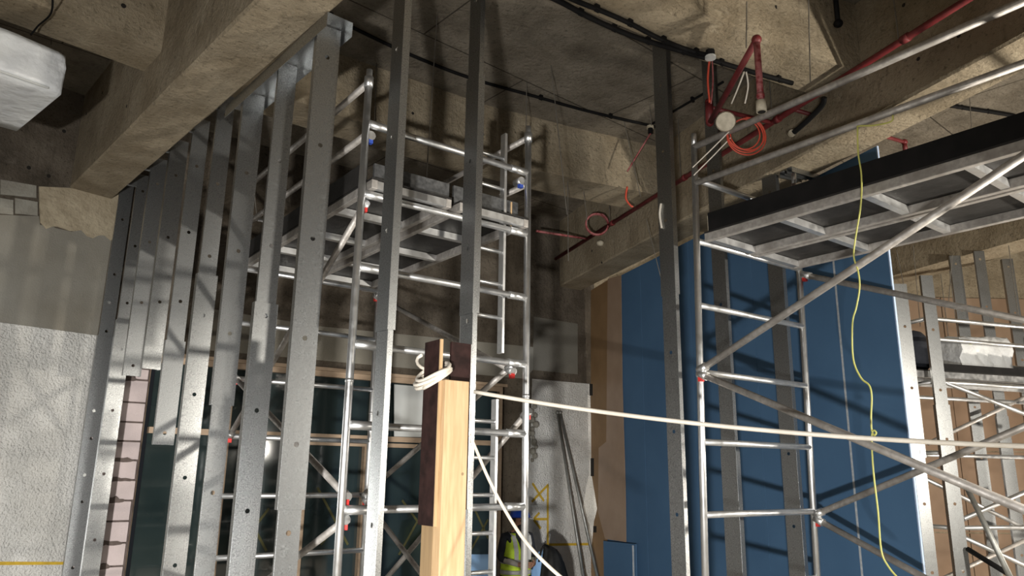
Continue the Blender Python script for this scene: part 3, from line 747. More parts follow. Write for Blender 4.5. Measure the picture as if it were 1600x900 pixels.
t3((1507, 840), (1640, 902)); t3((1450, 915), (1600, 845), off=0.75, mat='alu_worn'); t3((1440, 745), (1610, 830), off=0.75)
tag(MB().tube(at_d(1505, 750, 8.2), at_d(1580, 905, 7.9), 0.024, 10).build('scaffold_pole', 'galv_dull', smooth=True), 'dark steel pole leaning steeply among the far right studs', 'pole')
tag(MB().tube(at_d(1512, 858, 8.6), at_d(1574, 896, 8.3), 0.024, 10).build('scaffold_pole', 'black', smooth=True), 'short black pole sloping down to the foot of the dark leaning pole', 'pole')

def far_stud(pa, pb_, d, pieces, label, w, ang):
    a = at_d(*pa, d); b = at_d(*pb_, d)
    o = a.lerp(b, 0.5)
    pcs = [(z0 if z0 is not None else 0.02, z1, ins, nm) for z0, z1, ins, nm in pieces]
    stud((o.x, o.y), ang, pcs, label, 'studs beyond the blue boards', w=w, hole0=0.4)
angF = math.radians(-46)
def zd(px, py, d): return at_d(px, py, d).z
far_stud((1424, 600), (1424, 600), 8.3, [(zd(1430, 715, 8.3), zd(1412, 443, 8.3), 0.0, 'upper_piece'), (None, zd(1430, 690, 8.3), 0.008, 'lower_piece')], 'free-topped stud nearest the edge of the blue boards, in the far right bay', 0.128, angF + 0.16)
far_stud((1469, 600), (1469, 600), 8.6, [(None, zd(1480, 632, 8.6), 0.0, 'lower_piece'), (zd(1480, 660, 8.6), zd(1447, 430, 8.6), 0.008, 'upper_piece')], 'free-topped stud beside the post of the distant scaffold tower', 0.138, angF + 0.16)
far_stud((1521, 620), (1521, 620), 10.9, [(None, 4.78, 0.0, 'upper_piece')], 'full-height stud behind the wrapped bundle, third from the blue boards', 0.13, angF)
far_stud((1562, 620), (1562, 620), 10.8, [(None, zd(1572, 650, 10.8), 0.0, 'lower_piece'), (zd(1572, 700, 10.8), 4.78, 0.007, 'upper_piece')], 'full-height stud rising past the right end of the wrapped bundle', 0.13, angF)
far_stud((1606, 620), (1606, 620), 11.4, [(None, 4.78, 0.0, 'upper_piece')], 'dark full-height stud cut by the right edge of the photo', 0.13, angF)

# ------------------------------------------------------------------ timber post with film-faced plywood
tp = thing('timber_post', 'pale timber post with dark film-faced plywood strips, standing before a stud', 'post', (2.35, 3.72, 0))
MB().box((2.262, 3.62, 0.0), (2.425, 3.70, 2.50)).build('timber', 'timber', tp, bevel=0.004)
MB().box((2.262, 3.700, 0.0), (2.425, 3.82, 1.72)).build('backing_timber', 'brown_timber', tp)
ply = MB().box((2.242, 3.665, 1.70), (2.260, 3.83, 2.735)).build('plywood_strip', 'film_ply', tp)
MB().box((2.242, 3.655, 1.70), (2.2605, 3.6645, 2.735)).build('plywood_edge', 'timber', ply)
ply2 = MB().box((2.375, 3.745, 1.78), (2.515, 3.763, 2.745)).build('plywood_strip', 'film_ply', tp)
MB().box((2.5152, 3.745, 1.78), (2.519, 3.763, 2.745)).build('plywood_edge', 'galv', ply2)
MB().tube((2.395, 3.6195, 1.98), (2.395, 3.6185, 1.98), 0.009, 8).build('knot', 'brown_timber', tp)
# white cable looped round the top of the post
def arc_pts(pts, n=8):                         # smooth curve through points
    P = [Vector(p) for p in pts]; out = []
    for i in range(len(P) - 1):
        p0 = P[max(i-1, 0)]; p1 = P[i]; p2 = P[i+1]; p3 = P[min(i+2, len(P)-1)]
        for k in range(n):
            t = k / n
            out.append(0.5 * ((2*p1) + (p2-p0)*t + (2*p0-5*p1+4*p2-p3)*t*t + (3*p1-3*p2+p3-p0)*t**3))
    out.append(P[-1]); return out
coil = []
cx, cy_ = 2.252, 3.745
for k in range(0, 72):
    a = math.radians(-160 + k * 20)
    rx = 0.088 + 0.010 * math.sin(k * 0.23); ry = 0.118
    tilt = -0.055 if k < 54 else -0.055 + (k - 54) * 0.007
    coil.append((cx + rx * math.cos(a), cy_ + ry * math.sin(a), 2.50 + 0.0011 * k - tilt * math.cos(a) + 0.014 * math.sin(k * 0.31)))
tag(MB().path(coil, 0.0105, 8).build('cable_coil', 'white_cable', smooth=True), 'white cable looped several times around the top of the plywood strip', 'cable')
pa = on_y(741, 612, 3.80); pe = Vector((4.345, 1.06, 2.135))
pts = []
for k in range(41):
    t = k / 40; p = pa.lerp(pe, t); p.z -= 0.056 * 4 * t * (1 - t) * 1.25; pts.append(p)
tag(MB().path(pts, 0.0125, 8).build('rope', 'white_cable', smooth=True), 'long white rope stretched across the view from the stud to the right edge', 'rope')
pts = arc_pts([at_d(734, 680, 4.42), at_d(745, 705, 4.4), at_d(762, 745, 4.35), at_d(785, 790, 4.3), at_d(815, 838, 4.2), at_d(850, 878, 4.1), at_d(900, 920, 4.0), at_d(960, 955, 3.9)])
tag(MB().path(pts, 0.0095, 8).build('rope', 'white_cable', smooth=True), 'slack white rope swooping down to the right from behind the timber post', 'rope')
# yellow-green cord tied to the guard rail
X_ = 4.335
cl = [(1395, 180), (1392, 190), (1365, 196), (1342, 197), (1340, 203), (1341, 240), (1346, 275), (1345, 320), (1337, 370), (1334, 400), (1341, 425), (1343, 450), (1338, 480), (1332, 505), (1333, 560), (1345, 590), (1358, 602), (1362, 620), (1361, 650), (1362, 672), (1366, 680), (1369, 676), (1364, 673), (1362, 690), (1365, 740), (1372, 800), (1377, 860), (1388, 885), (1405, 905), (1430, 930)]
tag(MB().path(arc_pts([on_x(x, y, X_) for x, y in cl], 5), 0.0055, 6).build('cord', 'yellow_cord', smooth=True), 'thin yellow-green cord tied to the tower guard rail, hanging down past the braces', 'cord')

# ------------------------------------------------------------------ fire pipes
def pipe_run(t, pts, r, mat='red', name='pipe'):
    return MB().path(pts, r, 12).build(name, mat, t, smooth=True)
off = 0.2
PP = lambda y: Vector((br_l(y) - 0.209, y, 5.14))
mp_ = thing('fire_main', 'long dark red fire pipe running along the right concrete beam', 'pipe', (PP(3.0).x, 3.0, 5.14))
pipe_run(mp_, [PP(-2.0), PP(8.35)], 0.026)
for y in (2.2, 3.55, 5.0, 6.6):
    MB().tube(PP(y) - Vector((0.009, 0.03, 0)), PP(y) + Vector((0.009, 0.03, 0)), 0.034, 12).build('coupling', 'red', mp_, smooth=True)
    MB().tube(PP(y) + Vector((0.0, 0.05, 0)), PP(y) + Vector((0.0, 0.05, SLAB - 5.14)), 0.005, 6).build('hanger_rod', 'wire', mp_)
b0 = PP(3.35); b1 = on_z(1413, 222, 5.14)
br1 = pipe_run(mp_, [b0, b1], 0.018, name='branch_pipe')
MB().ball(b1, 0.030).tube(b1, b1 - Vector((0, 0, 0.09)), 0.022, 10).build('elbow', 'red', mp_, smooth=True)
MB().tube(b1 - Vector((0, 0, 0.09)), b1 - Vector((0, 0, 0.15)), 0.024, 10).build('end_fitting', 'black', mp_, smooth=True)
# arm-over with a drop and capped end
c0 = PP(3.62); c1 = on_z(1108, 168, 5.14)
pipe_run(mp_, [c0, c1], 0.020, name='branch_pipe')
c2 = Vector((c1.x, c1.y, at_d(1107, 192, math.hypot(c1.x, c1.y)).z))
MB().tube(c1 + Vector((0, 0, 0.05)), c2, 0.036, 12).ball(c1 + Vector((0, 0, 0.05)), 0.037).ball(c2, 0.036).build('elbow', 'red', mp_, smooth=True)
c3 = on_z(1182, 62, c2.z)
pipe_run(mp_, [c2, c3], 0.024, name='arm_pipe')
MB().ball(c3, 0.036).build('elbow', 'red', mp_, smooth=True)
dc = math.hypot(c3.x, c3.y); c4 = Vector((c3.x, c3.y, at_d(1190, 152, dc).z)); c5 = Vector((c3.x, c3.y, at_d(1190, 160, dc).z)); c6 = Vector((c3.x, c3.y, at_d(1190, 175, dc).z))
MB().tube(c3, c5, 0.023, 12).tube(c4 + Vector((0, 0, .03)), c4, 0.028, 12).build('drop_pipe', 'red_dusty', mp_, smooth=True)
MB().tube(c5 + Vector((0, 0, .01)), c6, 0.036, 14).build('end_cap', 'cream', mp_, smooth=True)
MB().tube(c6 - Vector((0, 0, .002)), c6 + Vector((0, 0, .002)), 0.027, 12).build('cap_opening', 'hole', mp_)
# far branch with sprinkler and red loop
d0 = PP(7.3); d1 = on_z(838, 361, 5.14)
pipe_run(mp_, [d0, d1], 0.016, 'red_dusty', 'branch_pipe')
sp = on_z(938, 380, 5.05)
MB().tube(on_z(938, 378, 5.14), sp, 0.016, 8).ball(sp, 0.055, 1, 1, 0.75).build('wrapped_head', 'cream', mp_, smooth=True)
def ring_pts(c, rx, rz, d, turns, wob, n=36, ph=0.0, side=None):
    out = []
    sd = side or Vector((math.cos(math.radians(37)), -math.sin(math.radians(37)), 0))
    fw = Vector((sd.y, -sd.x, 0))
    for k in range(int(n * turns) + 1):
        a = 2 * math.pi * k / n + ph
        q = 1 + wob * math.sin(k * 0.17)
        out.append(Vector(c) + sd * (rx * q * math.cos(a)) + Vector((0, 0, rz * q * math.sin(a))) + fw * (d * (k / (n * turns) - 0.5)))
    return out
rc = at_d(933, 351, 9.4)
tag(MB().path(ring_pts(rc, 0.145, 0.145, 0.06, 2.2, 0.04), 0.013, 6).build('cable_coil', 'red_dusty', smooth=True), 'small dusty red cable loop above the wrapped white pipe end in the corner', 'cable')
# red coil and round disc near the right tower
rc = at_d(1165, 213, 5.45)
lp = []
for q_, (rr, dx_, dz_) in enumerate(((0.118, -0.012, 0.016), (0.132, 0.0, 0.006), (0.143, 0.006, -0.004), (0.128, 0.016, 0.018))):
    sd_ = Vector((0.797, -0.604, 0))
    lp += ring_pts(rc + sd_ * dx_ + Vector((0, 0, dz_)), rr, rr * 1.02, 0.02, 0.97, 0.0, ph=2.0)
tag(MB().path(lp, 0.0058, 6).build('cable_coil', 'red_cable', smooth=True), 'bright red cable coil hanging below the angled fire pipe', 'cable')
dcn = at_d(1134, 190, 5.35)
vd = (CAM - dcn).normalized()
fx = thing('smoke_detector_base', 'round cream disc hanging beside the bright red cable coil', 'detector', dcn)
MB().tube(dcn, dcn + Vector((vd.x, vd.y, vd.z)) * 0.03, 0.075, 24, r1=0.068).build('disc', 'cream', fx)
MB().tube(dcn - vd * 0.03, dcn, 0.045, 16).build('backing', 'red', fx)
def cable(pts, r, mat, label, name='cable', cat='cable', group=None, n=6):
    return tag(MB().path(arc_pts(pts, 6), r, n).build(name, mat, smooth=True), label, cat, group)
cable([at_d(1109, 90, 5.5), at_d(1106, 125, 5.5), at_d(1109, 160, 5.5)], 0.009, 'red_cable', 'red cable dropping from the black conduit to the red elbow')
cable([at_d(1113, 95, 5.5), at_d(1114, 128, 5.5), at_d(1111, 162, 5.5)], 0.006, 'red_dusty', 'thin dusty red cable beside the red drop below the conduit')
cable([at_d(1163, 112, 5.0), at_d(1153, 138, 5.1), at_d(1143, 162, 5.2)], 0.006, 'white_cable', 'white cable slanting down left from the conduit behind the angled pipe')
cable([at_d(1166, 112, 5.0), at_d(1169, 135, 5.05), at_d(1164, 162, 5.1)], 0.006, 'white_cable', 'white cable curving down between the angled pipe and the capped drop')
cable([at_d(1140, 205, 5.4), at_d(1110, 235, 5.45), at_d(1082, 262, 5.5)], 0.005, 'white_cable', 'upper of two thin white cables running behind the tower corner post')
cable([at_d(1142, 215, 5.42), at_d(1112, 246, 5.47), at_d(1084, 274, 5.52)], 0.005, 'white_cable', 'lower of two thin white cables running behind the tower corner post')
cable([at_d(980, 292, 8.2), at_d(978, 310, 8.2), at_d(986, 322, 8.2), at_d(989, 322, 8.2)], 0.012, 'red_cable', 'short red cable tail hanging at the end of the middle cross beam')
cable([on_x(1033, 318, 4.4905), on_x(1031, 335, 4.490), on_x(1034, 356, 4.4905)], 0.010, 'white_cable', 'short pale cable end with a red tip beside the tall stud')
# black pipe with white end, black stub
bp_ = thing('black_pipe', 'short black pipe with a white disc end beside the right beam', 'pipe', at_d(1238, 208, 6.2))
MB().path(arc_pts([at_d(1288, 152, 6.0), at_d(1284, 165, 6.05), at_d(1262, 188, 6.12), at_d(1240, 207, 6.2)]), 0.022, 10).build('tube', 'black', bp_, smooth=True)
MB().tube(at_d(1236, 209, 6.21), at_d(1238, 207.5, 6.19), 0.030, 14).build('end_disc', 'cream', bp_)
st = on_pl(1302, 44, (nx_near[3], nx_near[4])) + Vector((-0.03, -0.06, 0))
sb = thing('conduit_stub', 'black conduit stub with a round end hanging at top right', 'conduit', st)
MB().tube(st, st + Vector((0, 0, 0.45)), 0.020, 10).build('tube', 'black', sb, smooth=True)
MB().ball(st, 0.038, 1, 1, 0.9).build('end_box', 'black', sb, smooth=True)

# ------------------------------------------------------------------ black conduits under the slab
def conduit(pts, r, label):
    t = thing('conduit', label, 'conduit', pts[len(pts)//2])
    cv = arc_pts(pts, 6)
    MB().path(cv, r, 8).build('tube', 'black', t, smooth=True)
    for k in range(4, len(cv) - 2, 7):
        p = cv[k]; MB().box((p.x - 0.02, p.y - 0.012, p.z - 0.02), (p.x + 0.02, p.y + 0.012, p.z + 0.034)).build('saddle', 'black', t)
    return t
conduit([on_z(x, y, 5.195) for x, y in ((780, -40), (870, 0), (915, 24), (960, 45), (1005, 62), (1052, 76), (1100, 90), (1160, 108), (1238, 130))], 0.020, 'lower black conduit sweeping below the near cross beam to the right beam')
conduit([on_z(x, y, 5.19) for x, y in ((820, -35), (897, 0), (940, 17), (985, 37), (1030, 60), (1075, 78), (1110, 87))], 0.018, 'upper black conduit curving along the near cross beam, joining the lower one')
conduit([on_z(x, y, 5.82) for x, y in ((500, 15), (535, 35), (640, 85), (735, 122), (830, 149), (920, 174), (1015, 196), (1036, 202))], 0.017, 'black conduit crossing the slab behind the tall studs')
conduit([on_z(x, y, 5.82) for x, y in ((1015, 196), (1042, 180), (1090, 152), (1130, 128))], 0.013, 'short black conduit branching up right from a white junction under the slab')
jp = on_z(1016, 197, 5.79)
jb = thing('junction_box', 'small white and black junction under the slab where conduits meet', 'junction box', jp)
MB().tube(jp, jp - Vector((0, 0, 0.03)), 0.04, 12).build('collar', 'cream', jb); MB().tube(jp - Vector((0, 0, 0.03)), jp - Vector((0, 0, 0.09)), 0.028, 10).build('body', 'black', jb)
cable([jp - Vector((0, 0, 0.09)), at_d(1008, 222, 8.0), at_d(995, 243, 8.0), at_d(980, 268, 8.0)], 0.010, 'red_dusty', 'dusty flexible cable curling down from the white junction under the slab')
jp2 = on_z(1110, 88, 5.16)
jb = thing('junction_box', 'white-ringed black fitting on the conduit above the red elbow', 'junction box', jp2)
MB().tube(jp2, jp2 - Vector((0, 0, 0.02)), 0.042, 14).build('collar', 'white_board', jb); MB().tube(jp2 + Vector((0, 0, 0.05)), jp2 + Vector((0, 0, 0.0)), 0.035, 10).build('body', 'black', jb)

# ------------------------------------------------------------------ hanger wires from the slab
WIRES = [((683, 25), (664, 310), 5.85, 'long wire hanging between the two tall studs before the middle beam'),
         ((588, 100), (585, 205), 5.85, 'wire hanging just right of the tower corner post spigot'),
         ((861, 103), (886, 335), 5.85, 'long pale wire hanging right of the tower over the middle beam'),
         ((823, 130), (822, 205), 5.85, 'short bolted rod hanging above the right tower post'),
         ((887, 284), (888, 408), 5.222, 'pale rod hanging below the middle beam, left of the red loop'),
         ((912, 300), (918, 350), 5.22, 'short wire hanging beside the small red cable loop'),
         ((975, 190), (1001, 308), 5.85, 'slanting wire hanging left of the white junction cable'),
         ((1015, 163), (1018, 196), 5.85, 'very short rod meeting the white junction under the slab'),
         ((1010, 345), (1034, 440), 4.79, 'thin slanting wire in front of the blue boards beside the tall stud'),
         ((1167, 5), (1166, 75), 5.22, 'thin rod hanging above the angled fire pipe'),
         ((1263, -20), (1266, 128), 5.22, 'dark rod hanging in front of the near cross beam'),
         ((1515, 152), (1518, 200), 5.85, 'short dark rod hanging above the right tower toe board'),
         ((1401, 392), (1417, 470), 4.79, 'pale wire hanging nearest the blue board edge in the far bay'),
         ((1427, 385), (1438, 510), 4.79, 'pale wire hanging above the two free-topped studs'),
         ((1488, 400), (1482, 475), 4.79, 'bent pale wire hanging left of the wrapped bundle'),
         ((1470, 430), (1482, 528), 4.79, 'pale wire ending on the wrapped bundle, left one'),
         ((1484, 425), (1497, 528), 4.79, 'pale wire ending on the wrapped bundle, right one'),
         ((1576, 385), (1592, 500), 4.79, 'pale wire crossing the dark stud at the right edge'),
         ((82, -20), (80, 70), 5.86, 'rod holding up the plastic-wrapped duct at its right end'),
         ((396, 290), (402, 345), None, 'short pale strap hanging at the far end of the tower rail')]
for a, b, z, lab in WIRES:
    if z is None: p = at_d(*a, 6.9)
    else:
        p = on_z(*a, z)
        if math.hypot(p.x, p.y) > 10.5 or p.z < 0: p = at_d(*a, 10.0)
    if lab.startswith('pale wire hanging nearest'): p = at_d(*a, 10.2)
    q = at_d(*b, math.hypot(p.x, p.y)); p = p + Vector((0, 0, 0.012))
    tag(MB().tube(p, q, 0.0045 if p.length > 7 else 0.0035, 6).build('hanger_wire', 'wire'), lab, 'wire', 'hanger wires')

# ------------------------------------------------------------------ plastic wrapped duct at top left
z0 = 4.62
A0 = on_z(80, 139, z0); B0 = on_z(-130, 66, z0); C0 = on_z(32, 208, z0)
du = (B0 - A0).normalized(); dv = Vector((-du.y, du.x, 0));
if dv.y < 0: dv = -dv
wd = (C0 - A0).dot(dv); hd = 0.31
rings = []
random.seed(3)
N = 20
for i in range(26):
    s = -0.02 + i * 0.07
    if i < 4: sc = (0.35, 0.72, 0.92, 1.0)[i]; s = (-0.078, -0.074, -0.055, -0.01)[i]
    else: sc = 1.0
    ring = []
    prof = []
    for (a, b, n) in (((0, 0), (wd, 0), 7), ((wd, 0), (wd, hd), 4), ((wd, hd), (0, hd), 6), ((0, hd), (0, 0), 7)):
        for k in range(n):
            prof.append((a[0] + (b[0]-a[0])*k/n, a[1] + (b[1]-a[1])*k/n))
    for (v, h) in prof:
        side = h > 0.02 or i < 4
        cxv, cyv = wd * 0.5, hd * 0.55
        j = random.uniform(-0.012, 0.012) if side else random.uniform(-0.002, 0.002)
        vv = cxv + (v - cxv) * (0.86 + 0.14 * sc) + j; hh = h * sc + (random.uniform(-0.010, 0.010) if side and h > 0.02 else 0)
        p = A0 + du * s + dv * vv + Vector((0, 0, hh)); ring.append(p)
    rings.append(ring)
duct = thing('wrapped_duct', 'large duct wrapped in white plastic hanging at the top left corner', 'duct', A0 + du * 0.6)
MB().loft(rings).build('plastic_wrap', 'white_plastic', duct, smooth=True)
p = A0 + dv * 0.02 + Vector((0, 0, 0.0))
MB().beam(A0 + du * 0.02 - Vector((0, 0, 0.004)) - dv*0.006, A0 + du * 1.5 - Vector((0, 0, 0.004)) - dv*0.006, 0.012, 0.012).build('edge_fold', 'white_board', duct)
cable([on_z(82, -15, 5.2), on_z(80, 20, 5.2), on_z(60, 40, 5.2), on_z(48, 55, 5.15)], 0.007, 'black', 'dark bent cable hanging above the plastic-wrapped duct')

# ------------------------------------------------------------------ bits at the back
MB_ = MB
for (a, b, lab, r) in (((868, 645), (876, 900), 'left of two grey steel poles leaning on the whitewashed end wall', 0.022), ((872, 645), (898, 900), 'right of two grey steel poles leaning on the whitewashed end wall', 0.022)):
    pt = wb(*a, 0.05); pbm = wb(*b, 0.5); d = (pbm - pt); k = -pt.z / d.z; pf = pt + d * k; pf.z = 0
    t = thing('steel_pole', lab, 'pole', pf)
    MB().tube(pf, pt, r, 10).build('tube', 'galv_dull', t, smooth=True)
    MB().ball(pt, 0.032).build('end_clamp', 'galv_dull', t)
def leaning_board(p0, p1, p2, p3, lab, mat='light_blue'):
    n = (Vector(p1) - Vector(p0)).cross(Vector(p3) - Vector(p0)).normalized() * 0.013
    return tag(MB().slabpoly([p0, p1, p2, p3], n).build('loose_board', mat), lab, 'board')
def drop(p): return Vector((p.x, p.y, 0.005))
a, b = at_d(736, 866, 8.9), at_d(775, 866, 9.0); leaning_board(drop(a), drop(b), b, a, 'light blue board standing behind the lower ladder')
a, b = at_d(826, 872, 9.95), at_d(848, 858, 10.0); leaning_board(drop(a), drop(b), b, a, 'light blue board propped between the worker and the black bag')
a, b = pb(950, 845, .06), pb(1000, 850, .05)
leaning_board(drop(a), drop(b), b, a, 'dark blue offcut leaning against the foot of the blue partition', 'blue')
e = pb(997, 852, .075); MB().box((e.x - 0.008, e.y - 0.008, 0), (e.x + 0.008, e.y + 0.008, e.z)).build('edge_strip', 'white_strip', bpy.data.objects['loose_board.002'])
# black bag hung low in front of the end wall
bc = at_d(862, 890, 9.4); bag_d = 9.4
prof = [(852, 850, 0.010), (855, 853, 0.05), (860, 859, 0.085), (862, 868, 0.12), (863, 880, 0.15), (864, 900, 0.175), (864, 930, 0.19), (863, 960, 0.17)]
rings = []
for i, (x, y, r) in enumerate(prof):
    c = at_d(x, y, bag_d); ring = []
    for k in range(20):
        a = 2 * math.pi * k / 20; q = r * (1 + 0.10 * math.sin(3 * a + i * 0.4) + 0.13 * math.sin(6 * a + i * 0.6))
        ring.append((c.x + q * math.cos(a), c.y + 0.6 * q * math.sin(a), c.z))
    rings.append(ring)
cb = at_d(863, 960, bag_d)
bag = thing('black_bag', 'crumpled black bag beside the worker at the whitewashed end wall', 'bag', (cb.x, cb.y, 0))
MB().loft(rings).build('bag_body', 'bag_black', bag, smooth=True)
MB().tube((cb.x, cb.y, 0), (cb.x, cb.y, cb.z + 0.02), 0.12, 10).build('bag_bottom', 'navy', bag)
MB().path(arc_pts([at_d(842, 878, 9.3), at_d(845, 862, 9.3), at_d(851, 852, 9.3), at_d(858, 856, 9.25)]), 0.012, 6).build('strap', 'black', bag, smooth=True)
# wrapped bundle on the distant tower
random.seed(11)
bA = PT3(1488, 568, 0.35); bB = PT3(1566, 566, 0.35); top1 = PT3(1484, 528, 0.35).z; top2 = PT3(1572, 531, 0.35).z
wbn = (bB - bA).normalized(); ln_ = (bB - bA).length
rings = []
for i in range(17):
    t = i / 16; zt_ = top1 + (top2 - top1) * t - zd1 - 0.013; ring = []
    base = bA + wbn * (ln_ * t); base.z = zd1 + 0.013
    wob = [random.uniform(-0.03, 0.03) for _ in range(16)]
    for k, (u, v) in enumerate([(-.12, 0), (0, 0), (.12, 0), (.24, 0), (.24, .25), (.24, .5), (.24, .75), (.22, 1), (.1, 1.0), (0, 1.03), (-.1, 1.0), (-.12, .85), (-.13, .65), (-.12, .45), (-.13, .3), (-.12, .15)]):
        p = base + nT * (u + (wob[k] if v > 0 else 0)) + Vector((0, 0, zt_ * v + (wob[k] * 0.6 if v > .9 else 0)))
        ring.append(p)
    rings.append(ring)
bd = thing('wrapped_bundle', 'bundle wrapped in crinkled clear white plastic on the distant scaffold deck', 'bundle', (bA + bB) / 2)
MB().loft(rings).build('plastic_wrap', 'white_plastic', bd, smooth=True)
c = PT3(1515, 535, 0.2)
MB().box((c.x - 0.03, c.y - 0.012, c.z - 0.02), (c.x + 0.03, c.y + 0.0, c.z + 0.012)).build('yellow_tag', 'yellow_cord', bd)
# dark tarpaulin roll on the left of the distant tower
q = PT3(1432, 560, 0.42); q.z = zd1 + 0.262
tag(MB().ball(q, 0.20, 1.0, 0.8, 1.25, seg=10, rings=7).build('dark_bundle', 'navy', smooth=True), 'dark bundle behind the free-topped studs near the blue board edge', 'bundle')

# ------------------------------------------------------------------ worker looking down at his hands
wc = at_d(806, 860, 9.4); W0 = Vector((wc.x, wc.y, 0))
fw_ = Vector((-0.11, -0.994, 0)).normalized(); rt_ = Vector((fw_.y, -fw_.x, 0))
def lw(r, f, z): return W0 + rt_ * r + fw_ * f + Vector((0, 0, z * 0.945))
person = thing('person', 'worker in a blue hard hat and yellow hi-vis vest, looking down at his hands', 'person', W0)
V, Ed, Rd = [], [], []
def jv(r, f, z, rad, frm=None):
    V.append(tuple(lw(r, f, z) - W0)); Rd.append(rad if isinstance(rad, tuple) else (rad, rad))
    if frm is not None: Ed.append((frm, len(V) - 1))
    return len(V) - 1
pel = jv(0, 0, 0.90, (0.155, 0.125)); wa = jv(0, 0.0, 1.04, (0.150, 0.115), pel); ch = jv(0, 0.01, 1.20, (0.165, 0.120), wa); sh = jv(0, 0.02, 1.31, (0.13, 0.09), ch)
nk = jv(0, 0.05, 1.385, 0.055, sh); hd0 = jv(0, 0.075, 1.44, 0.070, nk); hd1 = jv(0, 0.095, 1.505, 0.092, hd0); hd2 = jv(0, 0.085, 1.575, 0.080, hd1)
for sgn in (1, -1):
    s1 = jv(0.17 * sgn, 0.02, 1.315, 0.062, sh); el = jv(0.235 * sgn, 0.02, 1.065, 0.046, s1)
    wr = jv(0.10 * sgn, 0.235, 1.005, 0.031, el); pm = jv(0.055 * sgn, 0.285, 1.01, (0.034, 0.020), wr)
    for k, (a, ln2) in enumerate(((-0.028, 0.052), (-0.009, 0.060), (0.010, 0.057), (0.028, 0.045))):
        f1 = jv((0.045) * sgn - 0.02 * sgn, 0.315, 1.01 + a, 0.0088, pm)
        f2 = jv((0.020 - ln2 * 0.45) * sgn, 0.325, 1.005 + a, 0.0082, f1)
        jv((0.018 - ln2 * 0.55) * sgn, 0.300, 0.998 + a, 0.0075, f2)
    t1 = jv(0.075 * sgn, 0.290, 1.045, 0.010, pm); jv(0.045 * sgn, 0.315, 1.062, 0.009, t1)
    hp = jv(0.095 * sgn, 0, 0.84, 0.098, pel); kn = jv(0.115 * sgn, 0.03, 0.47, 0.062, hp); an = jv(0.12 * sgn, -0.01, 0.09, 0.044, kn); jv(0.13 * sgn, 0.14, 0.045, 0.038, an)
me = bpy.data.meshes.new('body'); me.from_pydata(V, Ed, []); me.materials.append(MAT['navy']); me.materials.append(MAT['skin']); me.materials.append(MAT['grey_cloth'])
body = bpy.data.objects.new('body', me); COL.objects.link(body); body.parent = person
sk = body.modifiers.new('skin', 'SKIN'); sk.use_smooth_shade = True
for i, d in enumerate(me.skin_vertices[0].data):
    d.radius = Rd[i]; d.use_root = (i == 0)
sb_ = body.modifiers.new('subdivision', 'SUBSURF'); sb_.levels = 2; sb_.render_levels = 2
dg = bpy.context.evaluated_depsgraph_get()
bm_ = bpy.data.meshes.new_from_object(body.evaluated_get(dg)); body.modifiers.clear(); body.data = bm_
bm_.name = 'body'
for m_ in ('navy', 'skin', 'grey_cloth'):
    if MAT[m_].name not in [x.name for x in bm_.materials if x]: bm_.materials.append(MAT[m_])
idx = {k_: [x.name for x in bm_.materials].index(MAT[k_].name) for k_ in ('navy', 'skin', 'grey_cloth')}
for p in bm_.polygons:
    c = p.center; r_ = c.dot(rt_); f_ = c.dot(fw_); z_ = c.z
    z_ = z_ / 0.945
    if z_ > 1.375 or f_ > 0.245: p.material_index = idx['skin']
    elif z_ < 0.88: p.material_index = idx['grey_cloth']
    elif f_ > 0.10 and z_ < 1.07 and abs(r_) > 0.06: p.material_index = idx['grey_cloth']
    else: p.material_index = idx['navy']
    p.use_smooth = True
def ell(c, ra, fa, z, n=24, a0=0, a1=360, f0=0.0):
    return [lw(ra * math.cos(math.radians(a0 + (a1 - a0) * k / n)), f0 + fa * math.sin(math.radians(a0 + (a1 - a0) * k / n)), z) for k in range(n if a1 - a0 == 360 else n + 1)]
# vest: shell open at the front, with grey bands
rows = [(0.86, .186, .152, 0), (0.95, .186, .150, 0), (1.05, .182, .146, 0.003), (1.15, .190, .150, .008), (1.25, .190, .142, .013), (1.31, .178, .122, .02), (1.36, .125, .085, .03)]
mv = MB(); rg = []
for z, ra, fa, f0 in rows:
    gap = 6 if z < 1.2 else 8 + (z - 1.2) * 160
    rg.append([p for p in ell(None, ra, fa, z, 30, 90 + gap, 450 - gap, f0)])
base = len(mv.v)
n_ = len(rg[0])
for r in rg: mv.v += r
for i in range(len(rg) - 1):
    for k in range(n_ - 1): mv.f.append((i*n_+k, i*n_+k+1, (i+1)*n_+k+1, (i+1)*n_+k))
vest = mv.build('vest', 'hivis', person, smooth=True, solid=0.006)
for za, zb in ((0.875, 0.925), (1.00, 1.05)):
    b = MB(); r0 = ell(None, .193, .158, za, 30, 97, 443, 0.002); r1_ = ell(None, .193, .156, zb, 30, 97, 443, 0.002)
    b.v += r0 + r1_; n2 = len(r0)
    for k in range(n2 - 1): b.f.append((k, k+1, n2+k+1, n2+k))
    b.build('reflective_band', 'reflective', vest, smooth=True, solid=0.003)
for sgn in (1, -1):
    b = MB(); pts = [(0.085*sgn, .162, 1.05), (0.088*sgn, .165, 1.15), (0.10*sgn, .155, 1.25), (0.105*sgn, .122, 1.33), (0.10*sgn, 0.05, 1.372)]
    for (r, f, z) in pts: b.v += [lw(r - 0.026, f, z), lw(r + 0.026, f - 0.008, z)]
    for k in range(4): b.f.append((2*k, 2*k+1, 2*k+3, 2*k+2))
    b.build('reflective_band', 'reflective', vest, solid=0.004)
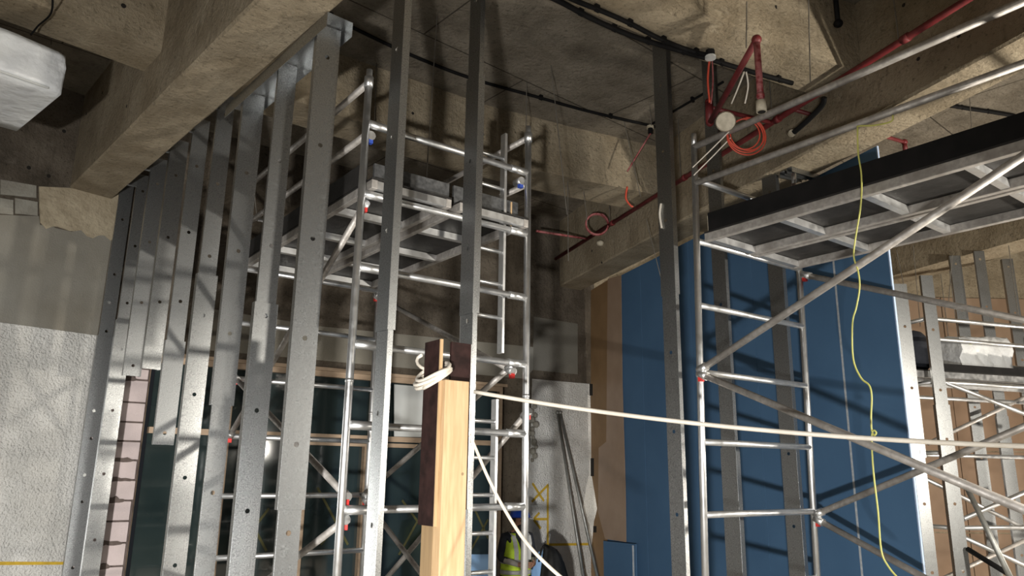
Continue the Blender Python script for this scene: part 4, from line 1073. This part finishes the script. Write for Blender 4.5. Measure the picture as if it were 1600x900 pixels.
# head details: hat, beard, eyes, ears, nose
hc = lw(0, 0.085, 1.565)
hat = MB(); rings = []
for i, (ra, fa, z, f0) in enumerate([(.118, .142, 1.552, .09), (.116, .138, 1.565, .088), (.110, .130, 1.60, .083), (.094, .112, 1.635, .078), (.060, .075, 1.660, .073), (.010, .012, 1.668, .072)]):
    rings.append(ell(None, ra, fa, z, 24, 0, 360, f0))
hat = hat.loft(rings).build('hard_hat', 'hat', person, smooth=True)
br = MB(); br.loft([ell(None, .115, .135, 1.548, 20, 0, 360, .09), ell(None, .117, .162, 1.555, 20, 0, 360, .115)]).build('brim', 'hat', hat)
MB().ball(lw(0, .130, 1.435), 0.062, 1.0, 0.75, 0.75).build('beard', 'hair', person, smooth=True)
MB().ball(lw(0, .060, 1.52), 0.094, 1.02, 0.95, 0.75).build('hair', 'hair', person, smooth=True)
for sgn in (1, -1):
    MB().ball(lw(.032*sgn, .168, 1.512), 0.011, seg=8, rings=6).build('eye', 'hair', person)
    MB().ball(lw(.092*sgn, .075, 1.495), 0.024, .5, .8, 1.2, seg=8, rings=6).build('ear', 'skin', person, smooth=True)
    MB().ball(lw(.13*sgn, .17, 0.045), 0.05, 0.9, 1.6, 0.85).build('boot', 'boot', person, smooth=True)
MB().loft([[lw(-.008, .172, 1.515), lw(.008, .172, 1.515), lw(0, .184, 1.513)], [lw(-.018, .172, 1.475), lw(.018, .172, 1.475), lw(0, .203, 1.476)]]).build('nose', 'skin', person)
MB().ball(lw(0, .172, 1.452), 0.02, 1.1, .5, .3, seg=8, rings=6).build('mouth', 'red_dusty', person)

# ------------------------------------------------------------------ channels and strips below the right slab
def channel(a, b, w, h, lab):
    d = (b - a).normalized(); sd = Vector((d.y, -d.x, 0)) * (w / 2); m = MB()
    z = Vector((0, 0, h))
    m.add([a - sd - z, b - sd - z, b - sd, a - sd, a + sd - z, b + sd - z, b + sd, a + sd], [(0, 1, 2, 3), (4, 5, 6, 7), (3, 2, 6, 7)])
    return tag(m.build('ceiling_channel', 'galv', solid=0.002), lab, 'channel')
channel(on_z(1222, 268, 4.79), on_z(1256, 276, 4.79), 0.06, 0.05, 'short bright steel channel fixed under the right beam, left one')
channel(on_z(1233, 262, 4.795), on_z(1278, 275, 4.795), 0.06, 0.05, 'short bright steel channel fixed under the right beam, right one')
conduit([on_z(x, y, 5.835) for x, y in ((1485, 165), (1515, 170), (1550, 175), (1585, 181))], 0.022, 'straight black conduit on the pale slab beyond the right beam')
